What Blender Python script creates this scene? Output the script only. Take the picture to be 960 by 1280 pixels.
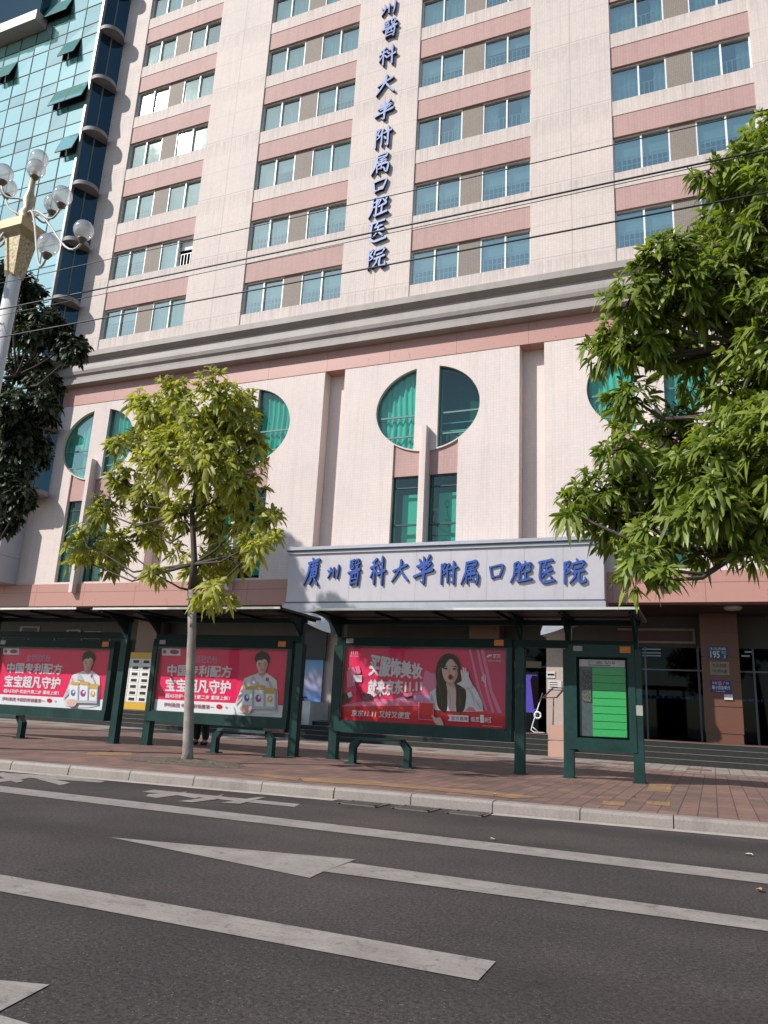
import bpy, bmesh, math, random
import numpy as np
from mathutils import Vector, Matrix
random.seed(11)
R = math.radians
for o in list(bpy.data.objects): bpy.data.objects.remove(o)
scene = bpy.context.scene
COL = scene.collection

# ------------------------------------------------------------------ camera
CAM_H = 1.06                       # seen from a car seat, road surface at z = 0
PITCH, ROLL, YAW, FOC = .2556, .0518, .4053, .9577/.96
cy_, sy_, cp_, sp_ = math.cos(YAW), math.sin(YAW), math.cos(PITCH), math.sin(PITCH)
FW = Vector((-sy_*cp_, cy_*cp_, sp_)); r0 = Vector((cy_, sy_, 0)); u0 = r0.cross(FW)
RT = math.cos(ROLL)*r0 + math.sin(ROLL)*u0
UP = -math.sin(ROLL)*r0 + math.cos(ROLL)*u0
cam = bpy.data.cameras.new('camera'); co = bpy.data.objects.new('camera', cam); COL.objects.link(co)
m = Matrix((RT, UP, -FW)).transposed().to_4x4(); m.translation = (0, 0, CAM_H)
co.matrix_world = m
cam.sensor_fit = 'HORIZONTAL'; cam.sensor_width = 36; cam.lens = 36*.9977
cam.clip_start = .05; cam.clip_end = 5000
scene.camera = co
def ray(x, y): return RT*((x-480)/957.7) + UP*((640-y)/957.7) + FW
def at(x, y, Y):                   # point of the plane at depth Y that the photo shows there
    d = ray(x, y); t = Y/d.y; return Vector((d.x*t, Y, d.z*t + CAM_H))
def atz(x, y, Z):
    d = ray(x, y); t = (Z-CAM_H)/d.z; return Vector((d.x*t, d.y*t, Z))

# ------------------------------------------------------------------ sky, sun, exposure
TOSUN = Vector((-.95, -1, 1.13)).normalized()
w = bpy.data.worlds.new('World'); scene.world = w; w.use_nodes = True
nt = w.node_tree; sky = nt.nodes.new('ShaderNodeTexSky'); sky.sky_type = 'NISHITA'; sky.sun_disc = False
sky.sun_elevation = math.asin(TOSUN.z); sky.sun_rotation = math.atan2(TOSUN.x, TOSUN.y)
sky.air_density = 1.2; sky.dust_density = .35
bg = nt.nodes['Background']; bg.inputs[1].default_value = .105
nt.links.new(sky.outputs[0], bg.inputs[0])
sl = bpy.data.lights.new('sun', 'SUN'); sl.energy = 4.0; sl.angle = R(.55); sl.color = (1, .95, .89)
so = bpy.data.objects.new('sun', sl); COL.objects.link(so)
so.rotation_euler = TOSUN.to_track_quat('Z', 'Y').to_euler(); so.location = (-30, -30, 40)
scene.view_settings.view_transform = 'Standard'; scene.view_settings.look = 'None'
scene.view_settings.exposure = .42; scene.view_settings.gamma = 1
scene.cycles.max_bounces = 7; scene.cycles.transparent_max_bounces = 12
scene.cycles.caustics_reflective = False; scene.cycles.caustics_refractive = False
scene.cycles.use_denoising = True

# ------------------------------------------------------------------ materials
MATS = {}
class NT:
    def __init__(s, name):
        s.m = bpy.data.materials.new(name); s.m.use_nodes = True; s.t = s.m.node_tree
        s.b = s.t.nodes['Principled BSDF']; s.out = s.t.nodes['Material Output']
    def n(s, typ, **k):
        nd = s.t.nodes.new('ShaderNode'+typ)
        for a, b in k.items(): setattr(nd, a, b)
        return nd
    def l(s, a, b): s.t.links.new(a, b)
    def val(s, nd, **k):
        for a, b in k.items(): nd.inputs[a.replace('_', ' ')].default_value = b
        return nd
    def math(s, op, a, b=None, c=None):
        nd = s.n('Math', operation=op)
        for i, x in enumerate((a, b, c)):
            if x is None: continue
            if isinstance(x, (int, float)): nd.inputs[i].default_value = x
            else: s.l(x, nd.inputs[i])
        return nd.outputs[0]
    def mix(s, f, a, b, typ='MIX'):
        nd = s.n('MixRGB', blend_type=typ)
        for i, x in enumerate((f, a, b)):
            if isinstance(x, (int, float)): nd.inputs[i].default_value = x
            elif isinstance(x, tuple): nd.inputs[i].default_value = (*x, 1)
            else: s.l(x, nd.inputs[i])
        return nd.outputs[0]
    def co(s, which='Object', scale=None):
        tc = s.n('TexCoord'); o = tc.outputs[which]
        if scale is None: return o
        mp = s.n('Mapping'); mp.inputs['Scale'].default_value = scale; s.l(o, mp.inputs[0]); return mp.outputs[0]
    def noise(s, vec, scale, detail=4, rough=.6):
        nd = s.n('TexNoise'); s.l(vec, nd.inputs['Vector'])
        nd.inputs['Scale'].default_value = scale; nd.inputs['Detail'].default_value = detail; nd.inputs['Roughness'].default_value = rough
        return nd.outputs['Fac']
    def ramp(s, f, a, b, ca=(0,0,0), cb=(1,1,1)):
        nd = s.n('ValToRGB'); s.l(f, nd.inputs[0]); e = nd.color_ramp.elements
        e[0].position = a; e[1].position = b; e[0].color = (*ca, 1); e[1].color = (*cb, 1); return nd.outputs[0]
    def bump(s, h, strength=.3, dist=.01):
        nd = s.n('Bump'); nd.inputs['Strength'].default_value = strength; nd.inputs['Distance'].default_value = dist
        s.l(h, nd.inputs['Height']); s.l(nd.outputs[0], s.b.inputs['Normal'])
    def col(s, c):
        if isinstance(c, tuple): s.b.inputs['Base Color'].default_value = (*c, 1)
        else: s.l(c, s.b.inputs['Base Color'])

def M(name, col, rough=.6, var=.18, scale=3.0, metal=0, bump=0, spec=.5, dirt=None):
    if name in MATS: return MATS[name]
    t = NT(name); v = t.co()
    n1 = t.noise(v, scale, 5); n2 = t.noise(v, scale*9, 3)
    f = t.math('ADD', t.math('MULTIPLY', n1, .7), t.math('MULTIPLY', n2, .3))
    a = tuple(max(0, c*(1-var)) for c in col); b = tuple(min(1, c*(1+var)) for c in col)
    c = t.ramp(f, .3, .7, a, b)
    if dirt:
        d = t.noise(t.co('Object', (1, 1, .25)), 2.2, 6, .7)
        c = t.mix(t.math('MULTIPLY', t.ramp(d, .52, .75), dirt[1]), c, dirt[0])
    t.col(c)
    t.b.inputs['Roughness'].default_value = rough; t.b.inputs['Metallic'].default_value = metal
    t.b.inputs['Specular IOR Level'].default_value = spec
    if bump: t.bump(n2, bump, .01)
    MATS[name] = t.m; return t.m

ZB_ = 16.76
def tile_mat(name, col, tile=.1, joint=True, contrast=.10, dirt=.35, period=3.017, z0=16.85):
    t = NT(name); tc = t.co()
    sep = t.n('SeparateXYZ'); t.l(tc, sep.inputs[0]); x, y, z = sep.outputs
    cmb = t.n('CombineXYZ'); t.l(t.math('ADD', x, y), cmb.inputs[0]); t.l(z, cmb.inputs[1])
    br = t.n('TexBrick'); t.l(cmb.outputs[0], br.inputs['Vector'])
    br.offset = 0; br.inputs['Scale'].default_value = 1; br.inputs['Brick Width'].default_value = tile; br.inputs['Row Height'].default_value = tile
    br.inputs['Mortar Size'].default_value = .007; br.inputs['Mortar Smooth'].default_value = .4; br.inputs['Bias'].default_value = 0
    br.inputs['Color1'].default_value = (*[c*(1+contrast*.6) for c in col], 1)
    br.inputs['Color2'].default_value = (*[c*(1-contrast*.6) for c in col], 1)
    br.inputs['Mortar'].default_value = (*[c*(1-contrast*2.6) for c in col], 1)
    c = br.outputs['Color']
    big = t.noise(tc, .35, 4); c = t.mix(.55, c, t.ramp(big, .3, .75, (.82, .82, .84), (1.06, 1.03, 1.0)), 'MULTIPLY')
    # rain streaks
    st = t.noise(t.co('Object', (3.5, 3.5, .16)), 1.6, 6, .65)
    c = t.mix(t.math('MULTIPLY', t.ramp(st, .5, .8), dirt), c, tuple(q*.5 for q in col))
    if joint:
        def line(v, per, off, wd):
            a = t.math('FRACT', t.math('DIVIDE', t.math('SUBTRACT', v, off), per))
            return t.math('LESS_THAN', a, wd/per)
        j = t.math('MAXIMUM', line(z, period, z0, .035), line(x, 7.548, -3.676, .035))
        j2 = t.math('MULTIPLY', line(z, period, z0+1.35, .03), .6)
        c = t.mix(t.math('MULTIPLY', t.math('MAXIMUM', j, j2), .38), c, tuple(q*.33 for q in col))
    if joint:
        fz = t.math('FRACT', t.math('DIVIDE', t.math('SUBTRACT', z, ZB_ - .75), 3.017))
        g = t.n('MapRange'); t.l(fz, g.inputs[0]); g.inputs[1].default_value = 0; g.inputs[2].default_value = .26; g.inputs[3].default_value = .35; g.inputs[4].default_value = 1
        msk = t.math('MULTIPLY', g.outputs[0], t.math('LESS_THAN', fz, .255))
        sn = t.noise(t.co('Object', (7, 7, .35)), 1.5, 5, .7)
        c = t.mix(t.math('MULTIPLY', t.math('MULTIPLY', t.ramp(sn, .42, .68), msk), .5), c, tuple(q*.42 for q in col))
    t.col(c); t.b.inputs['Roughness'].default_value = .65; t.b.inputs['Specular IOR Level'].default_value = .2
    t.bump(br.outputs['Fac'], -.25, .004)
    MATS[name] = t.m; return t.m

def glass_mat(name, tint, gl=(.85, 1, 1), lo=.22, hi=.8, rough=.02, wob=.0):
    t = NT(name); t.t.nodes.remove(t.b)
    tr = t.n('BsdfTransparent'); tr.inputs[0].default_value = (*tint, 1)
    g = t.n('BsdfGlossy'); g.inputs[0].default_value = (*gl, 1); g.inputs['Roughness'].default_value = rough
    lw = t.n('LayerWeight'); lw.inputs[0].default_value = .35
    f = t.n('MapRange'); t.l(lw.outputs['Fresnel'], f.inputs[0]); f.inputs[3].default_value = lo; f.inputs[4].default_value = hi
    if wob:
        b = t.n('Bump'); b.inputs['Strength'].default_value = wob; b.inputs['Distance'].default_value = .02
        t.l(t.noise(t.co(), 1.1, 2), b.inputs['Height']); t.l(b.outputs[0], g.inputs['Normal'])
    mx = t.n('MixShader'); t.l(f.outputs[0], mx.inputs[0]); t.l(tr.outputs[0], mx.inputs[1]); t.l(g.outputs[0], mx.inputs[2])
    t.l(mx.outputs[0], t.out.inputs[0]); MATS[name] = t.m; return t.m

def mirror_glass(name, dif, gl, fac, rough=.02):
    t = NT(name); t.t.nodes.remove(t.b)
    ri = t.n('NewGeometry').outputs['Random Per Island']
    d = t.n('BsdfDiffuse'); t.l(t.mix(ri, tuple(c*.75 for c in dif), tuple(c*1.25 for c in dif)), d.inputs[0])
    g = t.n('BsdfGlossy'); t.l(t.mix(ri, tuple(c*.86 for c in gl), gl), g.inputs[0]); g.inputs['Roughness'].default_value = rough
    mx = t.n('MixShader'); mx.inputs[0].default_value = fac; t.l(d.outputs[0], mx.inputs[1]); t.l(g.outputs[0], mx.inputs[2])
    t.l(mx.outputs[0], t.out.inputs[0]); MATS[name] = t.m; return t.m

def leaf_mat(name, ca, cb, trans=.35, rough=.42):
    t = NT(name)
    ri = t.n('NewGeometry').outputs['Random Per Island']
    c = t.mix(ri, ca, cb)
    c = t.mix(t.math('MULTIPLY', t.ramp(t.noise(t.co(), 1.3, 3), .45, .7), .5), c, tuple(min(1, q*1.45) for q in cb))
    t.col(c); t.b.inputs['Roughness'].default_value = rough; t.b.inputs['Specular IOR Level'].default_value = .4
    tl = t.n('BsdfTranslucent'); t.l(t.mix(1, c, (1.5, 1.6, .55), 'MULTIPLY'), tl.inputs[0])
    mx = t.n('MixShader'); mx.inputs[0].default_value = trans
    t.l(t.b.outputs[0], mx.inputs[1]); t.l(tl.outputs[0], mx.inputs[2]); t.l(mx.outputs[0], t.out.inputs[0])
    MATS[name] = t.m; return t.m

def emit_mat(name, col, s):
    t = NT(name); t.col(tuple(col)); t.b.inputs['Emission Color'].default_value = (*col, 1); t.b.inputs['Emission Strength'].default_value = s
    MATS[name] = t.m; return t.m

TILE = tile_mat('cream_tile', (.66, .575, .53), .1, contrast=.06, dirt=.3)
TILE2 = tile_mat('podium_tile', (.72, .625, .585), .1, joint=False, contrast=.045, dirt=.3)
PINK = tile_mat('pink_tile', (.50, .325, .30), .1, joint=False, contrast=.06, dirt=.4)
PIERG = tile_mat('grey_tile', (.29, .25, .215), .06, joint=False, contrast=.12, dirt=.2)
def granite_mat():
    t = NT('pink_granite'); v = t.co()
    c = t.ramp(t.noise(v, 60, 3), .35, .65, (.40, .20, .165), (.52, .28, .235))
    sep = t.n('SeparateXYZ'); t.l(v, sep.inputs[0])
    l1 = t.math('LESS_THAN', t.math('FRACT', t.math('DIVIDE', sep.outputs[0], 2.6)), .008)
    l2 = t.math('LESS_THAN', t.math('ABSOLUTE', t.math('SUBTRACT', sep.outputs[2], 5.2)), .012)
    c = t.mix(t.math('MULTIPLY', t.math('MAXIMUM', l1, l2), .6), c, (.12, .05, .04))
    st = t.noise(t.co('Object', (1.4, 1, .5)), 2.4, 6, .75)
    c = t.mix(t.math('MULTIPLY', t.ramp(st, .6, .68), .55), c, (.38, .07, .05))
    st2 = t.noise(t.co('Object', (6, 1, 6)), 1.4, 2, .5)
    c = t.mix(t.math('MULTIPLY', t.ramp(st2, .72, .76), .7), c, (.1, .05, .05))
    t.col(c); t.b.inputs['Roughness'].default_value = .4; MATS['pink_granite'] = t.m; return t.m
GRAN = granite_mat()
CORN = M('cornice_grey', (.31, .275, .255), .6, .14, 1.2, dirt=((.2, .17, .16), .5))
STONE_B = M('brown_stone', (.15, .062, .042), .35, .25, 30)
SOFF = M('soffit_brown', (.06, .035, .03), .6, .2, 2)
PALE = M('pale_stone', (.42, .34, .30), .5, .12, 8)
PINKG = M('plinth_granite', (.48, .29, .23), .5, .12, 40)
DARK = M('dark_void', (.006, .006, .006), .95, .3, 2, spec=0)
ROOM = M('room_grey', (.10, .115, .115), .8, .4, .8)
WHITE = M('white_frame', (.75, .75, .73), .4, .08, 8)
ALU = M('brushed_aluminium', (.50, .47, .50), .38, .05, 2, metal=.25, dirt=((.3, .28, .3), .35))
ALUD = M('dark_aluminium', (.12, .12, .15), .4, .1, 4, metal=.4)
ALUL = M('ledge_aluminium', (.42, .42, .46), .35, .1, 3, metal=.4)
BLUE = M('blue_letter', (.03, .085, .36), .35, .1, 12)
BLUE_SHEEN = M('sheen_blue_letter', (.25, .32, .56), .3, .15, 8)  # pale because the letter faces' sheen is put into the colour
NAVY = M('navy_side', (.012, .02, .07), .4, .1, 8)
WGLASS = glass_mat('window_glass', (.74, .98, .94), (.84, 1, .885), .42, .9, .03, .25)
PGLASS = glass_mat('podium_glass', (.30, .70, .62), (.75, .97, .90), .07, .26, .02, .15)
CGLASS = mirror_glass('curtain_wall_glass', (.20, .46, .44), (.84, 1, .95), .55, .03)
CGLASSD = mirror_glass('shade_tinted_glass', (.008, .02, .03), (.25, .4, .46), .25, .03)  # darker copy of the curtain glass, corner shade put into its colour
PANE = glass_mat('cover_glass', (.97, .98, .98), (1, 1, 1), .006, .09, .02, .05)
SHOPG = glass_mat('shop_glass', (.05, .06, .075), (.4, .5, .6), .01, .2, .03)
CURT = M('curtain_cloth', (.62, .74, .70), .8, .1, 2)
CURTG = M('green_curtain_cloth', (.56, .74, .68), .8, .1, 2)
BLIND = M('blind_cloth', (.80, .84, .83), .7, .08, 1)
RAILW = M('white_rail', (.75, .78, .78), .4, .08, 6)
GREEN = M('shelter_green', (.011, .040, .037), .4, .35, 2.2, spec=.22, dirt=((.03, .085, .07), .5))
GREEND = M('shelter_dark_green', (.007, .022, .021), .5, .3, 3, spec=.12)
ROOFU = M('shelter_roof_underside', (.035, .026, .026), .5, .2, 2, spec=.15)
SILV = M('roof_edge_metal', (.7, .68, .64), .3, .1, 4, metal=.7)
ORAN = M('orange_sticker', (.62, .19, .03), .6, .15, 20)
GREYS = M('grey_sticker', (.32, .32, .31), .6, .2, 40)
BLACK = M('black', (.012, .012, .013), .5, .2, 6)
BRASS = M('brass', (.44, .36, .22), .45, .25, 7, metal=.45)
POLEW = M('pole_white', (.55, .54, .52), .45, .08, 3)

# ------------------------------------------------------------------ mesh helpers
class MB:
    def __init__(s): s.v = []; s.f = []; s.sm = []
    def quad(s, a, b, c, d, sm=False):
        i = len(s.v); s.v += [tuple(a), tuple(b), tuple(c), tuple(d)]; s.f.append((i, i+1, i+2, i+3)); s.sm.append(sm); return s
    def poly(s, pts):
        i = len(s.v); s.v += [tuple(p) for p in pts]; s.f.append(tuple(range(i, i+len(pts)))); s.sm.append(False); return s
    def box(s, x0, x1, y0, y1, z0, z1):
        if x0 > x1: x0, x1 = x1, x0
        if y0 > y1: y0, y1 = y1, y0
        if z0 > z1: z0, z1 = z1, z0
        i = len(s.v)
        s.v += [(x0,y0,z0),(x1,y0,z0),(x1,y1,z0),(x0,y1,z0),(x0,y0,z1),(x1,y0,z1),(x1,y1,z1),(x0,y1,z1)]
        for f in ((0,3,2,1),(4,5,6,7),(0,1,5,4),(1,2,6,5),(2,3,7,6),(3,0,4,7)):
            s.f.append(tuple(i+k for k in f)); s.sm.append(False)
        return s
    def beam(s, p, q, wx, wy, up=(0, 0, 1)):
        p, q = Vector(p), Vector(q); d = (q-p).normalized(); u = Vector(up)
        if abs(d.dot(u)) > .98: u = Vector((0, 1, 0))
        a = d.cross(u).normalized()*wx/2; b = a.cross(d).normalized()*wy/2
        i = len(s.v)
        for c in (p, q): s.v += [tuple(c-a-b), tuple(c+a-b), tuple(c+a+b), tuple(c-a+b)]
        for f in ((0,3,2,1),(4,5,6,7),(0,1,5,4),(1,2,6,5),(2,3,7,6),(3,0,4,7)):
            s.f.append(tuple(i+k for k in f)); s.sm.append(False)
        return s
    def tube(s, pts, rad, n=8, cap=True):
        pts = [Vector(p) for p in pts]; rr = rad if isinstance(rad, (list, tuple)) else [rad]*len(pts)
        i0 = len(s.v); prev = None
        for k, p in enumerate(pts):
            d = (pts[min(k+1, len(pts)-1)]-pts[max(k-1, 0)])
            d = d.normalized() if d.length > 1e-9 else Vector((0, 0, 1))
            if prev is None:
                a = d.orthogonal().normalized()
            else:
                a = prev-d*prev.dot(d)
                a = a.normalized() if a.length > 1e-6 else d.orthogonal().normalized()
            prev = a; b = d.cross(a)
            for j in range(n):
                t = 2*math.pi*j/n; s.v.append(tuple(p+(a*math.cos(t)+b*math.sin(t))*rr[k]))
        for k in range(len(pts)-1):
            for j in range(n):
                s.f.append((i0+k*n+j, i0+k*n+(j+1) % n, i0+(k+1)*n+(j+1) % n, i0+(k+1)*n+j)); s.sm.append(True)
        if cap:
            s.f.append(tuple(i0+j for j in range(n))[::-1]); s.sm.append(False)
            s.f.append(tuple(i0+(len(pts)-1)*n+j for j in range(n))); s.sm.append(False)
        return s
    def lathe(s, prof, c=(0, 0, 0), n=16, sm=True, rot=0):
        i0 = len(s.v)
        for r, z in prof:
            for j in range(n):
                t = 2*math.pi*j/n+rot; s.v.append((c[0]+r*math.cos(t), c[1]+r*math.sin(t), c[2]+z))
        for k in range(len(prof)-1):
            for j in range(n):
                s.f.append((i0+k*n+j, i0+k*n+(j+1) % n, i0+(k+1)*n+(j+1) % n, i0+(k+1)*n+j)); s.sm.append(sm)
        s.f.append(tuple(i0+j for j in range(n))[::-1]); s.sm.append(False)
        s.f.append(tuple(i0+(len(prof)-1)*n+j for j in range(n))); s.sm.append(False)
        return s
    def prism(s, pts, y0, y1):       # outline in x, z extruded along y
        n = len(pts); i = len(s.v)
        s.v += [(x, y0, z) for x, z in pts]+[(x, y1, z) for x, z in pts]
        s.f.append(tuple(range(i, i+n))); s.f.append(tuple(range(i+n, i+2*n))[::-1]); s.sm += [False]*2
        for k in range(n): s.f.append((i+k, i+n+k, i+n+(k+1) % n, i+(k+1) % n)); s.sm.append(False)
        return s
    def prism_x(s, pts, x0, x1):     # outline in y, z extruded along x
        n = len(pts); i = len(s.v)
        s.v += [(x0, y, z) for y, z in pts]+[(x1, y, z) for y, z in pts]
        s.f.append(tuple(range(i, i+n))); s.f.append(tuple(range(i+n, i+2*n))[::-1]); s.sm += [False]*2
        for k in range(n): s.f.append((i+k, i+n+k, i+n+(k+1) % n, i+(k+1) % n)); s.sm.append(False)
        return s
    def build(s, name, mat, parent=None, fix=True, loc=None):
        me = bpy.data.meshes.new(name)
        off = Vector((0, 0, 0)); p = parent
        while p is not None: off += p.location; p = p.parent
        if loc is not None: off += Vector(loc)
        me.from_pydata([(a-off.x, b-off.y, c-off.z) for a, b, c in s.v], [], s.f)
        me.polygons.foreach_set('use_smooth', s.sm); me.update()
        if fix:
            bm = bmesh.new(); bm.from_mesh(me); bmesh.ops.recalc_face_normals(bm, faces=bm.faces); bm.to_mesh(me); bm.free()
        if mat: me.materials.append(mat)
        o = bpy.data.objects.new(name, me); COL.objects.link(o)
        if parent: o.parent = parent
        if loc is not None: o.location = loc
        return o
def tag(o, label, cat, group=None):
    o['label'] = label; o['category'] = cat
    if group: o['group'] = group
    return o
def thing(name, label, cat, loc=(0, 0, 0), group=None):
    o = bpy.data.objects.new(name, None); COL.objects.link(o); o.location = loc; o.empty_display_size = .2
    return tag(o, label, cat, group)
def struct(o): o['kind'] = 'structure'; return o
def stuff(o): o['kind'] = 'stuff'; return o
def copy_tree(o, parent=None, delta=None):
    c = o.copy(); COL.objects.link(c); c.parent = parent
    if delta is not None: c.location = o.location+Vector(delta)
    for ch in list(o.children): copy_tree(ch, c)
    return c
def curve_mesh(name, loops, y0, y1, mat, parent):    # outline with holes in x, z; thickness y0..y1
    cu = bpy.data.curves.new('outline', 'CURVE'); cu.dimensions = '2D'; cu.fill_mode = 'BOTH'; cu.extrude = (y1-y0)/2
    for lp in loops:
        sp = cu.splines.new('POLY'); sp.points.add(len(lp)-1); sp.use_cyclic_u = True
        for p, (x, z) in zip(sp.points, lp): p.co = (x, z, 0, 1)
    o = bpy.data.objects.new('outline', cu); COL.objects.link(o)
    dg = bpy.context.evaluated_depsgraph_get(); dg.update()
    me = bpy.data.meshes.new_from_object(o.evaluated_get(dg)); bpy.data.objects.remove(o)
    mb = MB(); ym = (y0+y1)/2
    mb.v = [(v.co.x, ym-v.co.z, v.co.y) for v in me.vertices]; mb.f = [tuple(p.vertices) for p in me.polygons]; mb.sm = [False]*len(mb.f)
    return mb.build(name, mat, parent)

FONTCACHE = {}
def text2d(body, bold=0.0):
    k = (body, bold)
    if k in FONTCACHE: return FONTCACHE[k]
    cu = bpy.data.curves.new('lettering', 'FONT'); cu.body = body; cu.size = 1; cu.offset = bold; cu.resolution_u = 3; cu.fill_mode = 'FRONT'
    o = bpy.data.objects.new('lettering', cu); COL.objects.link(o)
    dg = bpy.context.evaluated_depsgraph_get(); dg.update()
    me = bpy.data.meshes.new_from_object(o.evaluated_get(dg)); bpy.data.objects.remove(o)
    vs = [(v.co.x, v.co.y) for v in me.vertices]; fs = [tuple(p.vertices) for p in me.polygons]
    xs = [v[0] for v in vs]; ys = [v[1] for v in vs]
    x0, x1, y0, y1 = min(xs), max(xs), min(ys), max(ys)
    r = ([((x-x0)/(x1-x0), (y-y0)/(y1-y0)) for x, y in vs], fs)
    FONTCACHE[k] = r; return r
def text_on(mb, body, tl, tr, br, bl, bold=.0):      # lettering laid into a quad of 3D corners
    vs, fs = text2d(body, bold); i = len(mb.v)
    tl, tr, br, bl = map(Vector, (tl, tr, br, bl))
    for u, v in vs: mb.v.append(tuple((bl*(1-u)+br*u)*(1-v)+(tl*(1-u)+tr*u)*v))
    for f in fs: mb.f.append(tuple(i+k for k in f)); mb.sm.append(False)
    return mb

# ------------------------------------------------------------------ ground
def asphalt():
    t = NT('asphalt'); v = t.co()
    n1 = t.noise(v, 48, 5, .9); n2 = t.noise(v, .5, 5); n3 = t.noise(v, 22, 4, .8)
    c = t.ramp(n1, .32, .72, (.013, .0115, .011), (.145, .128, .12))
    c = t.mix(.55, c, t.ramp(n2, .3, .7, (.55, .57, .58), (1.5, 1.4, 1.34)), 'MULTIPLY')
    c = t.mix(.4, c, t.ramp(n3, .35, .7, (.7, .7, .7), (1.3, 1.25, 1.25)), 'MULTIPLY')
    sp = t.n('TexVoronoi'); t.l(v, sp.inputs['Vector']); sp.inputs['Scale'].default_value = 60
    c = t.mix(t.math('MULTIPLY', t.math('LESS_THAN', sp.outputs['Distance'], .17), t.math('GREATER_THAN', t.noise(v, 23, 2), .54)), c, (.22, .205, .195))
    sx = t.n('SeparateXYZ'); t.l(v, sx.inputs[0])
    wv = t.math('SINE', t.math('ADD', t.math('MULTIPLY', sx.outputs[1], 3.7), t.math('MULTIPLY', t.noise(v, .6, 2), 2.2)))   # wheel tracks
    c = t.mix(t.math('MULTIPLY', t.ramp(wv, .0, 1.0), .32), c, (.035, .03, .028))
    oil = t.noise(v, 1.7, 5, .7); c = t.mix(t.math('MULTIPLY', t.ramp(oil, .64, .74), .5), c, (.014, .013, .013))
    vc = t.n('TexVoronoi', feature='DISTANCE_TO_EDGE'); mpv = t.n('Mapping'); t.l(v, mpv.inputs[0]); nz = t.n('TexNoise'); t.l(v, nz.inputs['Vector']); nz.inputs['Scale'].default_value = 1.5
    va = t.n('VectorMath', operation='ADD'); t.l(mpv.outputs[0], va.inputs[0]); t.l(nz.outputs['Color'], va.inputs[1]); t.l(va.outputs[0], vc.inputs['Vector']); vc.inputs['Scale'].default_value = .42
    crk = t.math('MULTIPLY', t.math('LESS_THAN', vc.outputs['Distance'], .0035), t.math('GREATER_THAN', t.noise(v, .8, 2), .5))
    c = t.mix(t.math('MULTIPLY', crk, .15), c, (.01, .009, .009))
    t.col(c); t.b.inputs['Roughness'].default_value = .75; t.b.inputs['Specular IOR Level'].default_value = .08; t.bump(n1, .6, .01)
    return t.m
def paint():
    t = NT('road_paint'); v = t.co()
    c = t.ramp(t.noise(v, 3, 5), .3, .7, (.23, .20, .178), (.33, .295, .265))
    c = t.mix(t.math('MULTIPLY', t.ramp(t.noise(v, 60, 4, .8), .52, .68), .6), c, (.09, .08, .075))
    c = t.mix(t.math('MULTIPLY', t.ramp(t.noise(v, 7, 6, .85), .55, .62), .6), c, (.07, .062, .058))
    c = t.mix(t.math('MULTIPLY', t.ramp(t.noise(t.co('Object', (.6, 6, 1)), 4, 5, .8), .5, .7), .5), c, (.12, .105, .095))
    t.col(c); t.b.inputs['Roughness'].default_value = .6; return t.m
def pavers():
    t = NT('brick_paving'); v = t.co()
    mp = t.n('Mapping'); t.l(v, mp.inputs[0]); mp.inputs['Rotation'].default_value = (0, 0, R(90))
    br = t.n('TexBrick'); t.l(mp.outputs[0], br.inputs['Vector']); br.inputs['Scale'].default_value = 1
    br.inputs['Brick Width'].default_value = .42; br.inputs['Row Height'].default_value = .21; br.inputs['Mortar Size'].default_value = .007
    br.inputs['Color1'].default_value = (.235, .135, .105, 1); br.inputs['Color2'].default_value = (.15, .095, .08, 1); br.inputs['Mortar'].default_value = (.06, .04, .035, 1)
    c = t.mix(.75, br.outputs['Color'], t.ramp(t.noise(v, .7, 5), .3, .72, (.66, .68, .7), (1.25, 1.2, 1.15)), 'MULTIPLY')
    c = t.mix(.5, c, t.ramp(t.noise(v, 12, 5, .7), .3, .7, (.65, .66, .68), (1.25, 1.25, 1.25)), 'MULTIPLY')
    c = t.mix(t.math('MULTIPLY', t.ramp(t.noise(v, 2.6, 6, .75), .56, .7), .45), c, (.075, .06, .052))
    t.col(c); t.b.inputs['Roughness'].default_value = .7; t.bump(br.outputs['Fac'], -.35, .006); return t.m
def lighttile():
    t = NT('grey_paving'); v = t.co()
    br = t.n('TexBrick'); t.l(v, br.inputs['Vector']); br.offset = 0; br.inputs['Scale'].default_value = 1
    br.inputs['Brick Width'].default_value = .3; br.inputs['Row Height'].default_value = .6; br.inputs['Mortar Size'].default_value = .01
    br.inputs['Color1'].default_value = (.34, .29, .25, 1); br.inputs['Color2'].default_value = (.28, .245, .21, 1); br.inputs['Mortar'].default_value = (.12, .1, .085, 1)
    c = t.mix(.6, br.outputs['Color'], t.ramp(t.noise(v, 1.2, 5), .3, .7, (.65, .65, .65), (1.15, 1.15, 1.15)), 'MULTIPLY')
    t.col(c); t.b.inputs['Roughness'].default_value = .6; return t.m
def tactile():
    t = NT('tactile_yellow'); v = t.co()
    br = t.n('TexBrick'); t.l(v, br.inputs['Vector']); br.offset = 0; br.inputs['Scale'].default_value = 1
    br.inputs['Brick Width'].default_value = .25; br.inputs['Row Height'].default_value = .05; br.inputs['Mortar Size'].default_value = .012
    br.inputs['Color1'].default_value = (.46, .27, .09, 1); br.inputs['Color2'].default_value = (.36, .22, .085, 1); br.inputs['Mortar'].default_value = (.24, .15, .08, 1)
    c = t.mix(.8, br.outputs['Color'], t.ramp(t.noise(v, 4, 5), .3, .7, (.6, .6, .62), (1.15, 1.12, 1.1)), 'MULTIPLY')
    c = t.mix(t.math('MULTIPLY', t.ramp(t.noise(v, 1.6, 5, .75), .40, .6), .85), c, (.19, .11, .085))
    t.col(c); t.b.inputs['Roughness'].default_value = .65; return t.m
ASPH, PAINT, PAV, LTILE, TACT = asphalt(), paint(), pavers(), lighttile(), tactile()
KERB = M('kerb_granite', (.27, .23, .205), .65, .2, 45, dirt=((.11, .09, .08), .6))
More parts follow.
